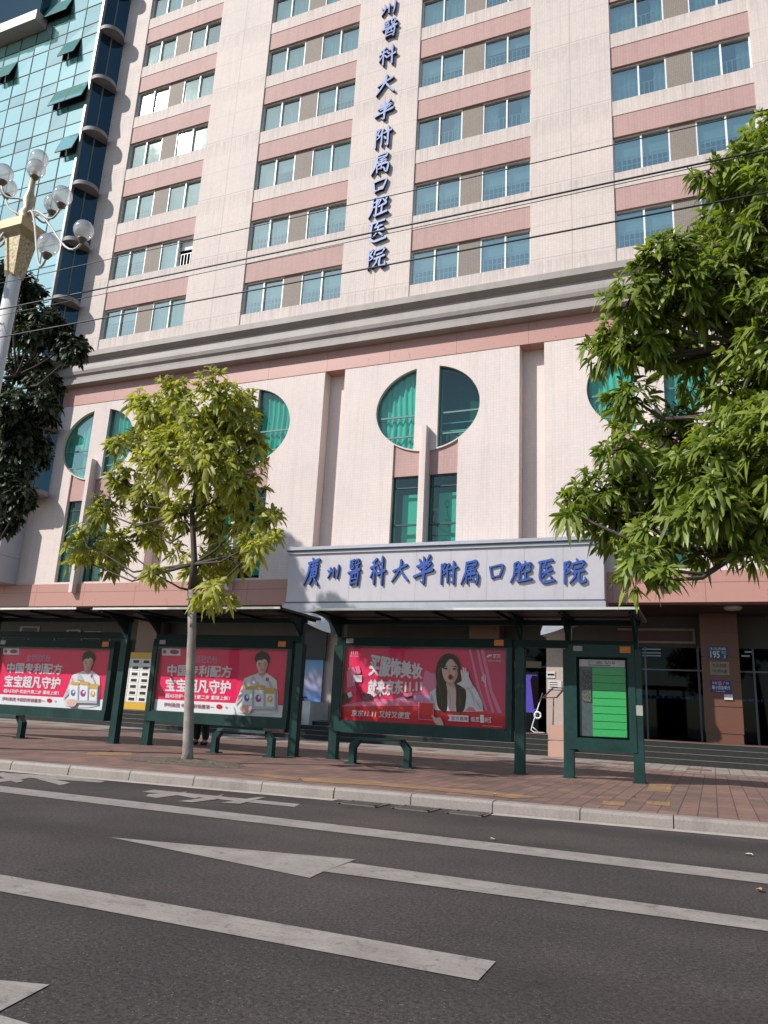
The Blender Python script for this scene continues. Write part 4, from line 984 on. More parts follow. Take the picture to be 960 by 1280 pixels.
    A.shape('pointing_hand', SKINP, [(480, 460), (490, 462), (504, 474), (522, 470), (534, 486), (541, 510), (516, 510), (496, 496), (490, 480)], smooth=1)
    A.shape('price_flag', PWHITE, [(562, 458), (668, 464), (668, 496), (564, 488), (574, 474)])
    A.text('官方直降', [(582, 466), (664, 470), (664, 490), (581, 484)], MARP, .012); A.text('低至', [(680, 470), (724, 472), (723, 496), (679, 493)], PWHITE, .016); A.text('1', [(729, 462), (745, 463), (745, 500), (729, 498)], PWHITE, .03); A.text('折', [(749, 474), (772, 475), (771, 500), (748, 498)], PWHITE, .014)
    A.shape('flag_tail', PWHITE, [(774, 474), (784, 473), (778, 486), (785, 500), (770, 500), (769, 497), (779, 496), (773, 486), (778, 477)])
    A.shape('strip_line', PINK2, rect(740, 513, 840, 517, 7))
    return A

def shelter(label, ys, posts, ads, rx0, rx1, zr, board=None):
    root = thing('bus_shelter', label, 'bus shelter', ((rx0+rx1)/2, ys, SW), 'green bus shelters along the pavement')
    Pd = .17
    for x in posts:
        mb = MB().box(x-.085, x+.085, ys-Pd/2, ys+Pd/2, SW, 2.34).box(x-.05, x+.05, ys-.05, ys+.05, 2.34, zr)
        mb.box(x-.11, x+.11, ys-.12, ys+.12, SW, SW+.015)
        p = mb.build('post', GREEN, root)
        # curved bracket carrying the roof forward
        br = MB(); n = 8; up = []
        for k in range(n+1):
            t = k/n; up.append((ys-.05-.85*t, zr-.03-.38*(1-t)**2.0))
        br.prism_x([(ys-.05, zr-.01)]+[(ys-.9, zr-.01)]+up[::-1], x-.025, x+.025)
        br.build('bracket', GREEND, p)
    MB().box(min(posts)-.03, max(posts)+.03, ys-.058, ys+.043, 2.36, 2.50).build('header_beam', GREEND, root)
    MB().box(min(posts)-.1, max(posts)+.1, ys-.03, ys+.03, zr-.13, zr-.03).build('roof_beam', GREEND, root)
    rf = MB().box(rx0, rx1, ys-1.14, ys+.62, zr, zr+.05); rf.build('roof', ROOFU, root)
    MB().box(rx0-.01, rx1+.01, ys-1.17, ys-1.14, zr+.004, zr+.046).build('roof_edge', SILV, root)
    rr = MB()
    n = max(3, int((rx1-rx0)/1.1))
    for k in range(n+1): x = rx0+.1+(rx1-rx0-.2)*k/n; rr.box(x-.02, x+.02, ys-1.1, ys+.55, zr-.045, zr-.001)
    rr.build('roof_rib', GREEND, root)
    for (a0, a1, z0, z1, fn, lampw) in ads:
        f = MB(); t = .09
        f.box(a0-.10, a1+.10, ys-.10, ys+.10, z1, z1+.17); f.box(a0-.10, a1+.10, ys-.12, ys+.12, z0-.20, z0)
        f.box(a0-.10, a0, ys-.10, ys+.10, z0, z1); f.box(a1, a1+.10, ys-.10, ys+.10, z0, z1)
        bx = f.build('advert_box', GREEN, root)
        MB().box(a0, a1, ys+.02, ys+.09, z0, z1).build('back_panel', GREEND, bx)
        MB().box(a0-.1, a1+.1, ys-.105, ys-.101, z1+.005, z1+.165).build('header_panel', GREEND, bx)
        gk = MB()
        for (x0, x1, q0, q1) in ((a0, a1, z0, z0+.025), (a0, a1, z1-.025, z1), (a0, a0+.025, z0, z1), (a1-.025, a1, z0, z1)): gk.box(x0, x1, ys-.085, ys-.055, q0, q1)
        gk.build('gasket', BLACK, bx)
        fn(a0, a1, z0, z1, ys-.0, bx)
        MB().quad((a0, ys-.088, z0), (a1, ys-.088, z0), (a1, ys-.088, z1), (a0, ys-.088, z1)).build('glass_cover', PANE, bx, fix=False)
        MB().box(a1-.24, a1-.06, ys-.112, ys-.106, z1+.04, z1+.15).build('sticker', ORAN, bx)
        MB().box(a0+.06, a0+.22, ys-.112, ys-.106, z1+.05, z1+.14).build('sticker', GREYS, bx)
    return root
Y1 = 14.34
def X1(px, py=880): return at(px, py, Y1).x
route_z = (.86, 2.28)
def route_board(x0, x1, z0, z1, y, box):
    A = Poster(x0, x1, z0, z1, y, [(65, 185), (648, 190), (682, 1215), (80, 1190)], box)
    A.bg('poster', M('board_dark', (.05, .075, .075), .3, .3, 14))
    A.shape('board_header', M('board_white', (.42, .42, .41), .4), rect(66, 186, 640, 276, 8))
    A.text('广 医 站', [(178, 200), (462, 204), (462, 246), (178, 240)], BLACK, .0)
    A.shape('bus_mark', BLACK, oval(497, 226, 20, 16)); A.shape('bus_mark_inner', MATS['board_white'], oval(497, 226, 12, 9)); A.shape('header_rule', BLACK, rect(178, 254, 462, 262, 4))
    t = NT('route_green'); c = t.mix(t.ramp(t.noise(t.co('Object', (6, 1, 30)), 6, 4, .8), .45, .62), (.02, .30, .075), (.04, .40, .12)); t.col(c); t.b.inputs['Roughness'].default_value = .3
    for k in range(9): 
        y0 = 290+k*101.5; A.shape('route_strip', t.m, [(232+k*1.2, y0), (650+k*3.2, y0+8), (652+k*3.2, y0+101), (233+k*1.2, y0+92)])
    t2 = NT('route_numbers'); n = t2.noise(t2.co('Object', (14, 1, 26)), 2.4, 3, .8); t2.col(t2.mix(t2.ramp(n, .56, .62), (.045, .05, .055), (.34, .2, .18)))
    A.shape('route_numbers', t2.m, [(105, 330), (215, 333), (222, 745), (110, 735)])
pzs = (at(532, 809, Y1).z, at(530, 907, Y1).z)
AX0, AX1 = at(426, 850, Y1).x, at(636, 860, Y1).x
RX0, RX1 = at(722, 870, Y1).x, at(786, 870, Y1).x
P1s = [X1(416, 949), X1(650, 966), X1(712, 970), X1(800, 978)]
s1 = shelter('green bus shelter with the red shopping advert and route board, nearest of three', Y1, P1s, [(AX0+.06, AX1-.02, pzs[1], pzs[0], shop_ad, 0)], P1s[0]-.05, P1s[-1]+.16, 2.90)
# route board between the two right posts
f = MB(); z0, z1 = at(755, 925, Y1).z+.02, at(755, 822, Y1).z
f.box(RX0-.14, RX1+.12, Y1-.1, Y1+.1, z0-.2, z0); f.box(RX0-.14, RX1+.12, Y1-.1, Y1+.1, z1, z1+.22); f.box(RX0-.14, RX0, Y1-.1, Y1+.1, z0, z1); f.box(RX1, RX1+.12, Y1-.1, Y1+.1, z0, z1)
rb = f.build('route_board', GREEN, s1)
MB().box(RX0, RX1, Y1+.02, Y1+.08, z0, z1).build('back_panel', GREEND, rb)
route_board(RX0+.04, RX1-.04, z0+.03, z1-.04, Y1-.02, rb)
MB().box(RX1-.12, RX1+.06, Y1-.112, Y1-.106, z1+.08, z1+.19).build('sticker', ORAN, rb)
MB().box(RX0-.05, RX0+.11, Y1-.112, Y1-.106, z1+.1, z1+.19).build('sticker', GREYS, rb)
q = at(798, 887, Y1-.1); MB().box(q.x-.09, q.x+.07, Y1-.095, Y1-.088, q.z-.1, q.z+.07).build('sticker', GREYS, s1)

Y2 = 14.1
X2 = lambda px, py: at(px, py, Y2).x
a0, a1 = X2(196, 850), X2(359, 850); zt, zb = at(280, 810, Y2).z, at(275, 894, Y2).z
s2 = shelter('green bus shelter with the red milk powder advert behind the sapling trunk', Y2, [X2(183, 930), X2(366, 944)], [(a0-.02, a1+.02, zb, zt, milk_ad, 0)], X2(147, 770)+.35, X2(366, 770)+.35, 2.90)
Y3 = 13.75
X3 = lambda px, py: at(px, py, Y3).x
a1 = X3(138, 840); a0 = a1-3.42; zt, zb = at(80, 810, Y3).z, at(75, 886, Y3).z
s3 = shelter('green bus shelter with red milk powder advert cut by the left photo edge', Y3, [a0-.25, X3(142, 925)], [(a0, a1, zb, zt, milk_ad, 0)], a0-.8, X3(120, 772)+.5, 2.86)

# benches, fixed to the pavement in front of the adverts
def bench(label, pl, pr):
    A, B = atz(*pl, SW), atz(*pr, SW); y = (A.y+B.y)/2
    L = tag(thing('bench', label, 'bench', (A.x, y, SW)), label, 'bench', 'green steel benches at the bus stop')
    x0, x1 = A.x, B.x; zt = .60
    MB().prism_x([(y-.13, zt-.05), (y+.13, zt-.05), (y+.12, zt), (y-.12, zt)], x0+.1, x1-.1).build('seat', GREEN, L)
    for x, s in ((x0, 1), (x1, -1)):
        pts = [(x-s*.05, SW+.02), (x+s*.06, SW+.02), (x+s*.06, zt-.20), (x+s*.16, zt-.06), (x+s*.16, zt+.002), (x+s*.10, zt+.004), (x-s*.05, zt-.14)]
        leg = MB().prism(pts, y-.07, y+.07).build('leg', GREEN, L)
        MB().box(x-.12, x+.12, y-.12, y+.12, SW, SW+.02).build('foot_plate', GREEN, leg)
    return L
bench('green steel bench in front of the shopping advert', (437, 955), (512, 960))
bench('green steel bench right of the sapling before the milk powder advert', (270, 941), (336, 947))
bench('green steel bench cut off by the left photo edge', (-62, 916), (27, 923))

# ------------------------------------------------------------------ street lamp
axis = at(17, 350, 9.5); lx, ly = axis.x, axis.y
lamp = thing('street_lamp', 'ornate white street lamp with brass head and a cluster of glass globes', 'street lamp', (lx, ly, SW))
ztop = at(22, 347, ly).z
MB().lathe([(.34, 0), (.34, .25), (.26, .35), (.22, .9), (.15, 1.1), (.15, 4), (.135, ztop-SW)], (lx, ly, SW), 20).build('pole', POLEW, lamp)
zc = at(26, 302, ly).z
mb = MB(); i = 0
pr = [(.19, ztop), (.36, zc)]
mb.lathe([(.17, 0), (.18, .05), (.29, zc-ztop)], (lx, ly, ztop), 4, sm=False, rot=math.pi/4)
cap = mb.build('capital', M('brass_fretwork', (.36, .29, .17), .5, .85, 22, metal=.35), lamp)
MB().lathe([(.29, 0), (.47, .12), (.49, .30), (.40, .34)], (lx, ly, zc+.002), 4, sm=False, rot=math.pi/4).build('capital_box', BRASS, lamp)
zh = zc+.35
MB().lathe([(.14, 0), (.1, .1), (.16, .25), (.08, .4), (.12, .6), (.07, .8), (.05, 1.3)], (lx, ly, zh), 14).build('finial', BRASS, lamp)
def globe_mat():
    t = NT('globe_glass'); t.t.nodes.remove(t.b)
    tr = t.n('BsdfTransparent'); tr.inputs[0].default_value = (.9, .9, .9, 1); g = t.n('BsdfGlossy'); g.inputs['Roughness'].default_value = .08; d = t.n('BsdfTranslucent'); d.inputs[0].default_value = (.75, .75, .74, 1)
    d2 = t.n('BsdfDiffuse'); d2.inputs[0].default_value = (.6, .6, .6, 1)
    a = t.n('MixShader'); a.inputs[0].default_value = .34; t.l(tr.outputs[0], a.inputs[1]); t.l(d.outputs[0], a.inputs[2])
    a2 = t.n('MixShader'); a2.inputs[0].default_value = .12; t.l(a.outputs[0], a2.inputs[1]); t.l(d2.outputs[0], a2.inputs[2])
    b = t.n('MixShader'); lw = t.n('LayerWeight'); lw.inputs[0].default_value = .3; t.l(lw.outputs['Facing'], b.inputs[0]); t.l(a2.outputs[0], b.inputs[1]); t.l(g.outputs[0], b.inputs[2]); t.l(b.outputs[0], t.out.inputs[0]); return t.m
GLOBE = globe_mat(); COLLAR = M('globe_collar', (.16, .11, .08), .5)
GLB = [(45, 211, 0, 1), (49, 199, .45, 1), (78, 245, -.1, 0), (67, 255, .5, 0), (104.5, 288, 0, 0), (60.5, 306, -.9, 0), (5, 217, -.2, 1), (10, 235, .5, 0), (0, 287, 0, 0), (-22, 262, .3, 0), (-30, 312, -.6, 0)]
for (x, y, dy, up) in GLB:
    c = at(x, y, ly+dy); r = .19
    n = 12; prof = [(r*math.sin(math.pi*k/n)+.0005, -r*math.cos(math.pi*k/n)*1.06) for k in range(n+1)]
    g = MB().lathe(prof, tuple(c), 20).build('globe', GLOBE, lamp)
    MB().lathe([(.03, -.10), (.05, -.08), (.085, -.02), (.10, .0)], (c.x, c.y, c.z-r-.0), 14).build('collar', COLLAR, g)
    base = Vector((c.x, c.y, c.z-r-.09)); h0 = Vector((lx, ly, zh+(.5 if up else .22))); dx = Vector((base.x-h0.x, base.y-h0.y, 0))
    pts = []
    for k in range(15):
        t = k/14
        p0, p1, p2, p3 = h0, h0+dx*.35+Vector((0, 0, .35)), base+Vector((-dx.x*.25, -dx.y*.25, -.55)), base
        pts.append(p0*(1-t)**3+p1*3*t*(1-t)**2+p2*3*t*t*(1-t)+p3*t**3)
    MB().tube(pts, .022, 8).build('arm', M('arm_cream', (.5, .47, .4), .4), lamp)

# ------------------------------------------------------------------ overhead cables
WIRE = M('cable_black', (.015, .015, .016), .5)
CAB = [((480, 247), (960, 137), .008, 'thin overhead cable, topmost of the four across the facade'), ((480, 288), (960, 187), .014, 'thick overhead cable just above a thin parallel one'),
       ((480, 295), (770, 229), .006, 'thinnest overhead cable right under the thick one'), ((480, 332), (960, 241), .013, 'lowest overhead cable crossing in front of the first window row')]
for (p, q, r, lab) in CAB:
    Y = 9.2; a, b = at(*p, Y), at(*q, Y); z = (a.z+b.z)/2; s = (b.z-a.z)/(b.x-a.x)*.35
    pts = [(x, Y, z+s*(x-(a.x+b.x)/2)+.00035*(x+4)**2) for x in [-50+3*k for k in range(27)]]
    tag(MB().tube(pts, r, 6).build('overhead_cable', WIRE), lab, 'cable', 'cables across the street')

# ------------------------------------------------------------------ trees
BARK = M('sapling_bark', (.27, .235, .205), .85, .45, 5, bump=.8, dirt=((.05, .045, .04), .85)); BARKD = M('dark_bark', (.07, .055, .045), .9, .35, 8, bump=.6)
LEAF_Y = leaf_mat('yellow_green_leaf', (.17, .19, .034), (.46, .45, .11), .42, .5)
LEAF_G = leaf_mat('mid_green_leaf', (.08, .118, .02), (.25, .31, .055), .38, .42)
LEAF_D = leaf_mat('shade_dark_leaf', (.012, .021, .007), (.034, .05, .016), .15, .5)  # dark foliage, with the tree's shade put into the leaf colour
def leaf(mb, p, d, side, L, wd, droop):
    d = d.normalized(); s = side; nrm = d.cross(s).normalized()
    q = lambda t: p+d*L*t-Vector((0, 0, 1))*droop*L*t*t
    m1, m2, tip = q(.34), q(.74), q(1.0); i = len(mb.v); f = nrm*wd*.35
    mb.v += [tuple(p), tuple(m1-s*wd), tuple(m1-f), tuple(m1+s*wd), tuple(m2-s*wd*.92), tuple(m2-f*.8), tuple(m2+s*wd*.92), tuple(tip)]
    mb.f += [(i, i+1, i+2), (i, i+2, i+3), (i+1, i+4, i+5, i+2), (i+2, i+5, i+6, i+3), (i+4, i+7, i+5), (i+5, i+7, i+6)]; mb.sm += [True]*6
def rosette(mb, p, axis, n, L, ratio):
    a = axis.orthogonal().normalized(); b = axis.cross(a)
    ph = random.uniform(0, 6.28)
    for k in range(n):
        az = ph+2.399*k; rad = a*math.cos(az)+b*math.sin(az); tilt = R(random.uniform(35, 108)*(.5+.5*k/n)); dr = axis*math.cos(tilt)+rad*math.sin(tilt)
        sd = dr.cross(axis); sd = sd.normalized() if sd.length > 1e-4 else a
        l = L*random.uniform(.5, 1.2); leaf(mb, p+axis*random.uniform(-.05, .05), dr, sd, l, l*ratio*random.uniform(.85, 1.15), random.uniform(.2, .95))
def rnd_unit():
    while True:
        v = Vector((random.uniform(-1, 1), random.uniform(-1, 1), random.uniform(-1, 1)))
        if .05 < v.length < 1: return v.normalized()
def tree(name, label, base, trunk, clumps, leafm, barkm, L, ratio, dens, nleaf, limb_r, Yc, Yj, scale_px, attach, cat='tree', split=99):
    root = thing(name, label, cat, base)
    tk = MB().tube([p for p, r in trunk[:split]], [r for p, r in trunk[:split]], 12).build('trunk', barkm, root)
    cr = MB(); lb = MB()
    if split < 99: lb.tube([p for p, r in trunk[split-1:]], [r for p, r in trunk[split-1:]], 10)  # upper trunk in dark bark, crown shade put into its colour
    for (x, y, r) in clumps:
        Y = Yc+random.uniform(-Yj, Yj); c = at(x, y, Y); rm = r/scale_px
        a = min(attach, key=lambda q: (q-c).length+abs(min(0, c.z-q.z-.3))*1.5)
        midp = a*.5+c*.5+Vector((random.uniform(-.2, .2), random.uniform(-.2, .2), -.12*(c-a).length))
        lb.tube([a, a*.7+midp*.3, midp, c*.6+midp*.4, c], [limb_r, limb_r*.8, limb_r*.6, limb_r*.45, limb_r*.25], 6)
        n = max(5, int(dens*rm*rm))
        for k in range(n):
            u = rnd_unit(); p = c+Vector((u.x*rm, u.y*rm, u.z*rm*.95))*random.uniform(.35, 1.0)
            ax = (u+Vector((0, -.15, .55))).normalized(); rosette(cr, p, ax, random.randint(nleaf-3, nleaf+2), L*random.uniform(.8, 1.15), ratio)
            if k % 2 == 0: lb.tube([c, c*.5+p*.5+Vector((0, 0, -.05)), p], [limb_r*.28, limb_r*.2, .006], 4, cap=False)
    crown = cr.build('crown', leafm, root, fix=False)
    lb.build('limbs', BARKD, root); pass
    return root
random.seed(21)
TX, TY = -7.88, 10.82
tz = lambda x, y: at(x, y, TY)
f1 = tz(240, 738)
trunk = [(Vector((TX, TY, SW-.05)), .12), (Vector((TX+.0, TY, SW+.15)), .087), (tz(237, 860), .078), (tz(240, 790), .072), (f1, .076), (tz(243, 700), .055), (tz(240, 640), .045), (tz(250, 590), .05), (tz(255, 540), .03)]
att = [f1, tz(243, 705), tz(241, 660), tz(240, 640), tz(250, 590), tz(254, 555)]
CL_M = [(220,492,22),(272,492,28),(306,502,24),(190,512,26),(240,522,36),(290,530,36),(314,548,22),(172,498,12),(176,548,26),(148,552,16),(208,568,36),(258,578,40),(304,592,28),(158,600,26),(190,618,30),(128,640,24),(104,676,22),(146,680,30),(186,664,26),(228,640,24),(276,636,34),(310,648,24),(336,650,15),(322,684,18),(284,696,30),(250,706,24),(222,690,12),(192,716,13),(264,738,18),(284,754,11),(138,702,16),(98,698,12),(300,610,22),(216,530,30),(340,668,10)]
tree('young_street_tree', 'young yellow green street tree with a pale slim trunk at the kerb', (TX, TY, SW), trunk, CL_M, LEAF_Y, BARK, .185, .165, 215, 12, .03, TY, .9, 64, att, split=5)
# large tree at right, trunk outside the frame
RX, RY = 2.3, 11.6
rz = lambda x, y, Y=RY: at(x, y, Y)
trunk = [(Vector((RX, RY, SW-.05)), .26), (Vector((RX, RY, .6)), .2), (Vector((RX-.05, RY, 2.2)), .17), (Vector((RX-.2, RY, 3.6)), .14), (Vector((RX-.35, RY, 5.2)), .11), (Vector((RX-.4, RY, 7)), .08), (Vector((RX-.5, RY, 9)), .05)]
att = [p for p, r in trunk[3:]]+[rz(900, 520), rz(930, 430), rz(870, 620), rz(925, 690), rz(930, 300)]
CL_R = [(930,215,38),(958,180,36),(975,260,55),(902,285,34),(830,330,34),(868,362,44),(930,350,50),(975,420,55),(788,372,28),(812,418,40),(768,428,28),(745,440,18),(872,448,40),(925,500,40),(968,520,40),(790,498,26),(836,545,34),(776,560,24),(884,566,36),(935,585,38),(800,600,36),(850,616,36),(752,612,30),(722,632,20),(772,650,36),(822,676,30),(796,708,22),(828,726,14),(900,634,26),(950,630,30),(944,664,18),(862,650,22),(915,662,24),(942,690,16),(900,622,28),(884,690,14),(962,652,24),(865,600,30),(712,640,8),(884,214,14),(850,304,20),(960,600,30),
        (1010,300,80),(1010,420,80),(1015,550,70),(1005,200,70),(1080,380,90),(1080,520,80),(1080,250,80),(1050,140,60)]
tree('large_street_tree', 'large green street tree with drooping leaf tufts at the right edge', (RX, RY, SW), trunk, CL_R, LEAF_G, BARKD, .245, .135, 215, 12, .05, RY, 1.0, 68, att)
# dark broadleaf at left, shade included in its leaf colour
LX_, LY_ = -19.6, 15.5
lz = lambda x, y: at(x, y, LY_)
trunk = [(Vector((LX_, LY_, SW-.05)), .4), (Vector((LX_, LY_, 1)), .32), (Vector((LX_+.1, LY_, 4)), .28), (Vector((LX_+.2, LY_, 7)), .2), (Vector((LX_+.4, LY_, 10)), .12)]
att = [trunk[2][0], trunk[3][0], trunk[4][0], lz(5, 560), lz(20, 470)]
CL_L = [(15,362,32),(40,368,22),(58,400,28),(86,432,24),(40,420,24),(5,410,36),(62,480,24),(48,476,20),(25,515,40),(46,552,22),(18,580,36),(30,620,20),(6,650,24),(-40,500,80),(-40,400,60),(-45,600,60),(-30,350,40),(-120,450,100),(-110,330,80),(-120,580,80),(100,430,14),(75,410,20),(55,455,16),(-60,280,60),(60,520,14),(0,500,30),(70,420,24),(30,400,30),(30,460,26),(20,545,30),(10,615,28),(55,505,22),(52,570,14),(95,440,18),(25,345,20),(0,345,30)]  # clumps far left, out of frame, added to shade the crown
tree('dark_street_tree', 'dense dark leaved tree with shade painted in, behind the street lamp at the left edge', (LX_, LY_, SW), trunk, CL_L, LEAF_D, BARKD, .19, .27, 420, 10, .05, LY_, 1.1, 54, att)

# ------------------------------------------------------------------ things around the entrance
# parcel locker
a, b = at(152, 817, 26.0), at(183, 884, 26.0)
lk = thing('parcel_locker', 'white and yellow parcel locker with dark compartment windows under the arcade', 'locker', ((a.x+b.x)/2, 26.2, .67))
YEL = M('locker_yellow', (.62, .36, .03), .45, .08, 6); LWH = M('locker_white', (.72, .70, .66), .45, .05, 6)
x0, x1 = a.x-.5, b.x; z0, z1 = .67, at(170, 817, 26).z
MB().box(x0, x1, 26.0, 26.5, z0+.28, z1-.2).build('cabinet', LWH, lk)
MB().box(x0-.02, x1+.02, 25.97, 26.52, z1-.199, z1+.05).build('header', YEL, lk)
MB().box(x0-.02, x1+.02, 25.97, 26.52, z0, z0+.279).build('base', YEL, lk)
rows = 7; cols_ = 4; hh = (z1-.2-z0-.28)/rows; ww = (x1-x0)/cols_
for r in range(rows):
    for c in range(cols_):
        d = MB().box(x0+c*ww+.025, x0+(c+1)*ww-.025, 25.985, 25.998, z0+.28+r*hh+.02, z0+.28+(r+1)*hh-.02).build('door', LWH, lk)
        MB().box(x0+c*ww+.12, x0+(c+1)*ww-.12, 25.978, 25.984, z0+.28+r*hh+.07, z0+.28+(r+1)*hh-.07).build('window', BLACK, d)
MB().box(x0+.25, x0+.8, 25.96, 25.968, z1-.11, z1-.03).build('header_mark', M('locker_red', (.5, .08, .03), .5), lk)
# blue poster by the entrance column
Yp = 24.45; a, b = at(372, 824, Yp), at(400, 887, Yp)
bp = thing('blue_poster', 'blue poster with a pinkish printed centre left of the entrance column', 'poster', ((a.x+b.x)/2, Yp, b.z))
t = NT('blue_print'); v = t.co(); sep = t.n('SeparateXYZ'); t.l(v, sep.inputs[0])
rp = t.n('ValToRGB'); t.l(t.math('DIVIDE', sep.outputs[2], a.z-b.z), rp.inputs[0]); e = rp.color_ramp.elements
e[0].position = .1; e[0].color = (.06, .26, .60, 1); e[1].position = .95; e[1].color = (.10, .30, .52, 1); q = e.new(.58); q.color = (.42, .36, .48, 1)  # printed gradient, pinkish in the middle
t.col(rp.outputs[0]); t.b.inputs['Roughness'].default_value = .4
MB().box(a.x, b.x, Yp, Yp+.03, b.z, a.z).build('sheet', t.m, bp)
c = at(381, 877, Yp-.01); mb = MB(); text_on(mb, '5', (c.x-.13, Yp-.004, c.z+.17), (c.x+.09, Yp-.004, c.z+.17), (c.x+.09, Yp-.004, c.z-.17), (c.x-.13, Yp-.004, c.z-.17), .01); mb.build('numeral', DKP, bp, fix=False)
MB().box(a.x-.1, b.x+.1, Yp-.06, Yp-.002, a.z+.003, a.z+1.0).build('dark_header', BLACK, bp)
MB().box(a.x+.1, a.x+.18, Yp+.01, Yp+.08, .66, b.z).build('stand', ALUD, bp); MB().box(b.x-.18, b.x-.1, Yp+.01, Yp+.08, .66, b.z).build('stand', ALUD, bp)
# purple screen in the doorway
Ys = 26.6; a, b = at(652, 843, Ys), at(671, 891, Ys)
ps = thing('purple_screen', 'tall purple display screen glowing in the dark hospital doorway', 'screen', ((a.x+b.x)/2, Ys, .67))
MB().box(a.x-.08, b.x+.05, Ys+.005, Ys+.12, .67, a.z+.08).build('housing', BLACK, ps)
MB().quad((a.x, Ys, b.z), (b.x, Ys, b.z), (b.x, Ys, a.z), (a.x, Ys, a.z)).build('display', emit_mat('purple_glow', (.13, .09, .50), .45), ps, fix=False)
fg = at(668, 852, Ys-.003); MB().poly([(fg.x+p, Ys-.003, fg.z+q) for p, q in ((-.14, .05), (-.08, .2), (.06, .2), (.13, .05), (.10, -.2), (.16, -.9), (-.02, -.9), (-.10, -.25))]).build('printed_figure', DKP, ps, fix=False)
p = at(660, 831, Ys-.3); MB().box(p.x-.5, p.x+.45, Ys-.3, Ys-.27, p.z-.1, p.z+.12).build('header_sign', M('dim_sign', (.2, .16, .13), .5), ps)
# notices on the pale column
def notice(x0, y0, x1, y1, lab, mat, bar=None):
    Y = 24.585; a, b = at(x0, y0, Y), at(x1, y1, Y)
    n = thing('wall_notice', lab, 'notice', ((a.x+b.x)/2, Y, b.z))
    MB().box(a.x, b.x, Y-.012, Y, b.z, a.z).build('plate', mat, n)
    mb = MB()
    if bar == 'top': mb.box(a.x, b.x, Y-.018, Y-.0125, a.z-.09, a.z)
    if bar == 'dots':
        for k in range(4): x = a.x+(b.x-a.x)*(.14+.2*k); mb.box(x, x+.05, Y-.016, Y-.0125, (a.z+b.z)/2-.03, (a.z+b.z)/2+.03)
    if bar == 'lines':
        for k in range(3): mb.box(a.x+.05, a.x+.3, Y-.016, Y-.0125, b.z+.06+.07*k, b.z+.08+.07*k)
    if mb.v: mb.build('print', DKP, n)
NW = M('notice_white', (.55, .53, .52), .5)
notice(683, 839, 694, 847.5, 'small white door sign with dark print on the pale column', NW, 'dots')
notice(685, 850, 702, 862, 'wide pale notice sheet pinned on the column above the tablet stand', NW, 'lines')
# floor stand with tilted frame
Yt = 24.0; tp, bt = at(692, 872, Yt), at(687, 905, Yt)
ts = thing('display_stand', 'thin dark floor stand with a tilted empty frame beside the entrance', 'stand', (tp.x, Yt, .67))
DR = M('stand_brown', (.09, .03, .025), .4)
MB().tube([(tp.x-.03, Yt, .69), (tp.x, Yt, tp.z+.02)], .018, 8).build('pole', DR, ts); MB().lathe([(.16, 0), (.15, .02), (.03, .04)], (tp.x-.03, Yt, .67), 14).build('base', DR, ts)
mb = MB(); A = [Vector((tp.x-.28, Yt-.18, tp.z-.02)), Vector((tp.x+.12, Yt-.18, tp.z+.0)), Vector((tp.x+.3, Yt+.2, tp.z+.3)), Vector((tp.x-.05, Yt+.2, tp.z+.3))]
for k in range(4): mb.beam(A[k], A[(k+1) % 4], .05, .03)
mb.build('frame', DR, ts)
# folded trolley
Yk = 25.5; pa, pb_, pc = at(677.5, 866, Yk), at(665, 908, Yk), at(681, 916, Yk)
tr_ = thing('folding_trolley', 'folded white tube trolley with one round wheel leaning in the doorway', 'trolley', (pb_.x, Yk, .67))
dz = .68-pc.z
MB().tube([(pa.x, Yk+.1, pa.z), (pb_.x, Yk, pb_.z), (pb_.x-.03, Yk, .76), (pb_.x+.06, Yk, .69), (pc.x, Yk-.05, .69)], .018, 8).build('frame', WHITE, tr_)
MB().tube([(pb_.x+.0, Yk, pb_.z), (pb_.x+.22, Yk-.03, .70)], .012, 6).build('brace', WHITE, tr_)
pw = at(672.5, 894, Yk); ring_ = [(pw.x+.1*math.cos(2*math.pi*k/18), Yk-.05, pw.z+.1*math.sin(2*math.pi*k/18)) for k in range(19)]
MB().tube(ring_, .03, 8).build('wheel', WHITE, tr_); MB().tube([(pw.x, Yk-.1, pw.z), (pw.x, Yk+.02, pw.z)], .025, 10).build('hub', ALUD, tr_)
# cyan floor sign on the stairs
Yf = 23.6; a, b = at(656, 922.5, Yf), at(681, 929.5, Yf)
tag(MB().box(a.x, b.x, Yf-.3, Yf-.27, b.z, a.z).build('stair_sign', M('cyan_sign', (.12, .40, .50), .4, .45, 9)), 'bright cyan sign strip fixed along the entrance stair', 'sign')
# address plates on the brown column
def plate(x0, y0, x1, y1, lab, mat, lines, cat='sign', fg=None):
    Y = CY; a, b = at(x0, y0, Y), at(x1, y1, Y)
    n = thing('address_plate', lab, cat, ((a.x+b.x)/2, Y, b.z))
    MB().box(a.x, b.x, Y-.025, Y-.001, b.z, a.z).build('plate', mat, n)
    W, H = b.x-a.x, a.z-b.z; mb = MB()
    for body, u0, u1, v0, v1, bo in lines:
        text_on(mb, body, (a.x+u0*W, Y-.028, b.z+v1*H), (a.x+u1*W, Y-.028, b.z+v1*H), (a.x+u1*W, Y-.028, b.z+v0*H), (a.x+u0*W, Y-.028, b.z+v0*H), bo)
    mb.build('lettering', fg or PWHITE, n, fix=False); return n, a, b, W, H
plate(885, 808, 910, 824, 'blue house number plate reading 195, top plate on the brown column', M('plate_blue', (.02, .06, .17), .4), [('东风西路', .08, .92, .70, .92, 0), ('195', .1, .58, .08, .64, .012), ('号之', .68, .94, .38, .64, 0), ('3', .78, .88, .06, .32, 0)])
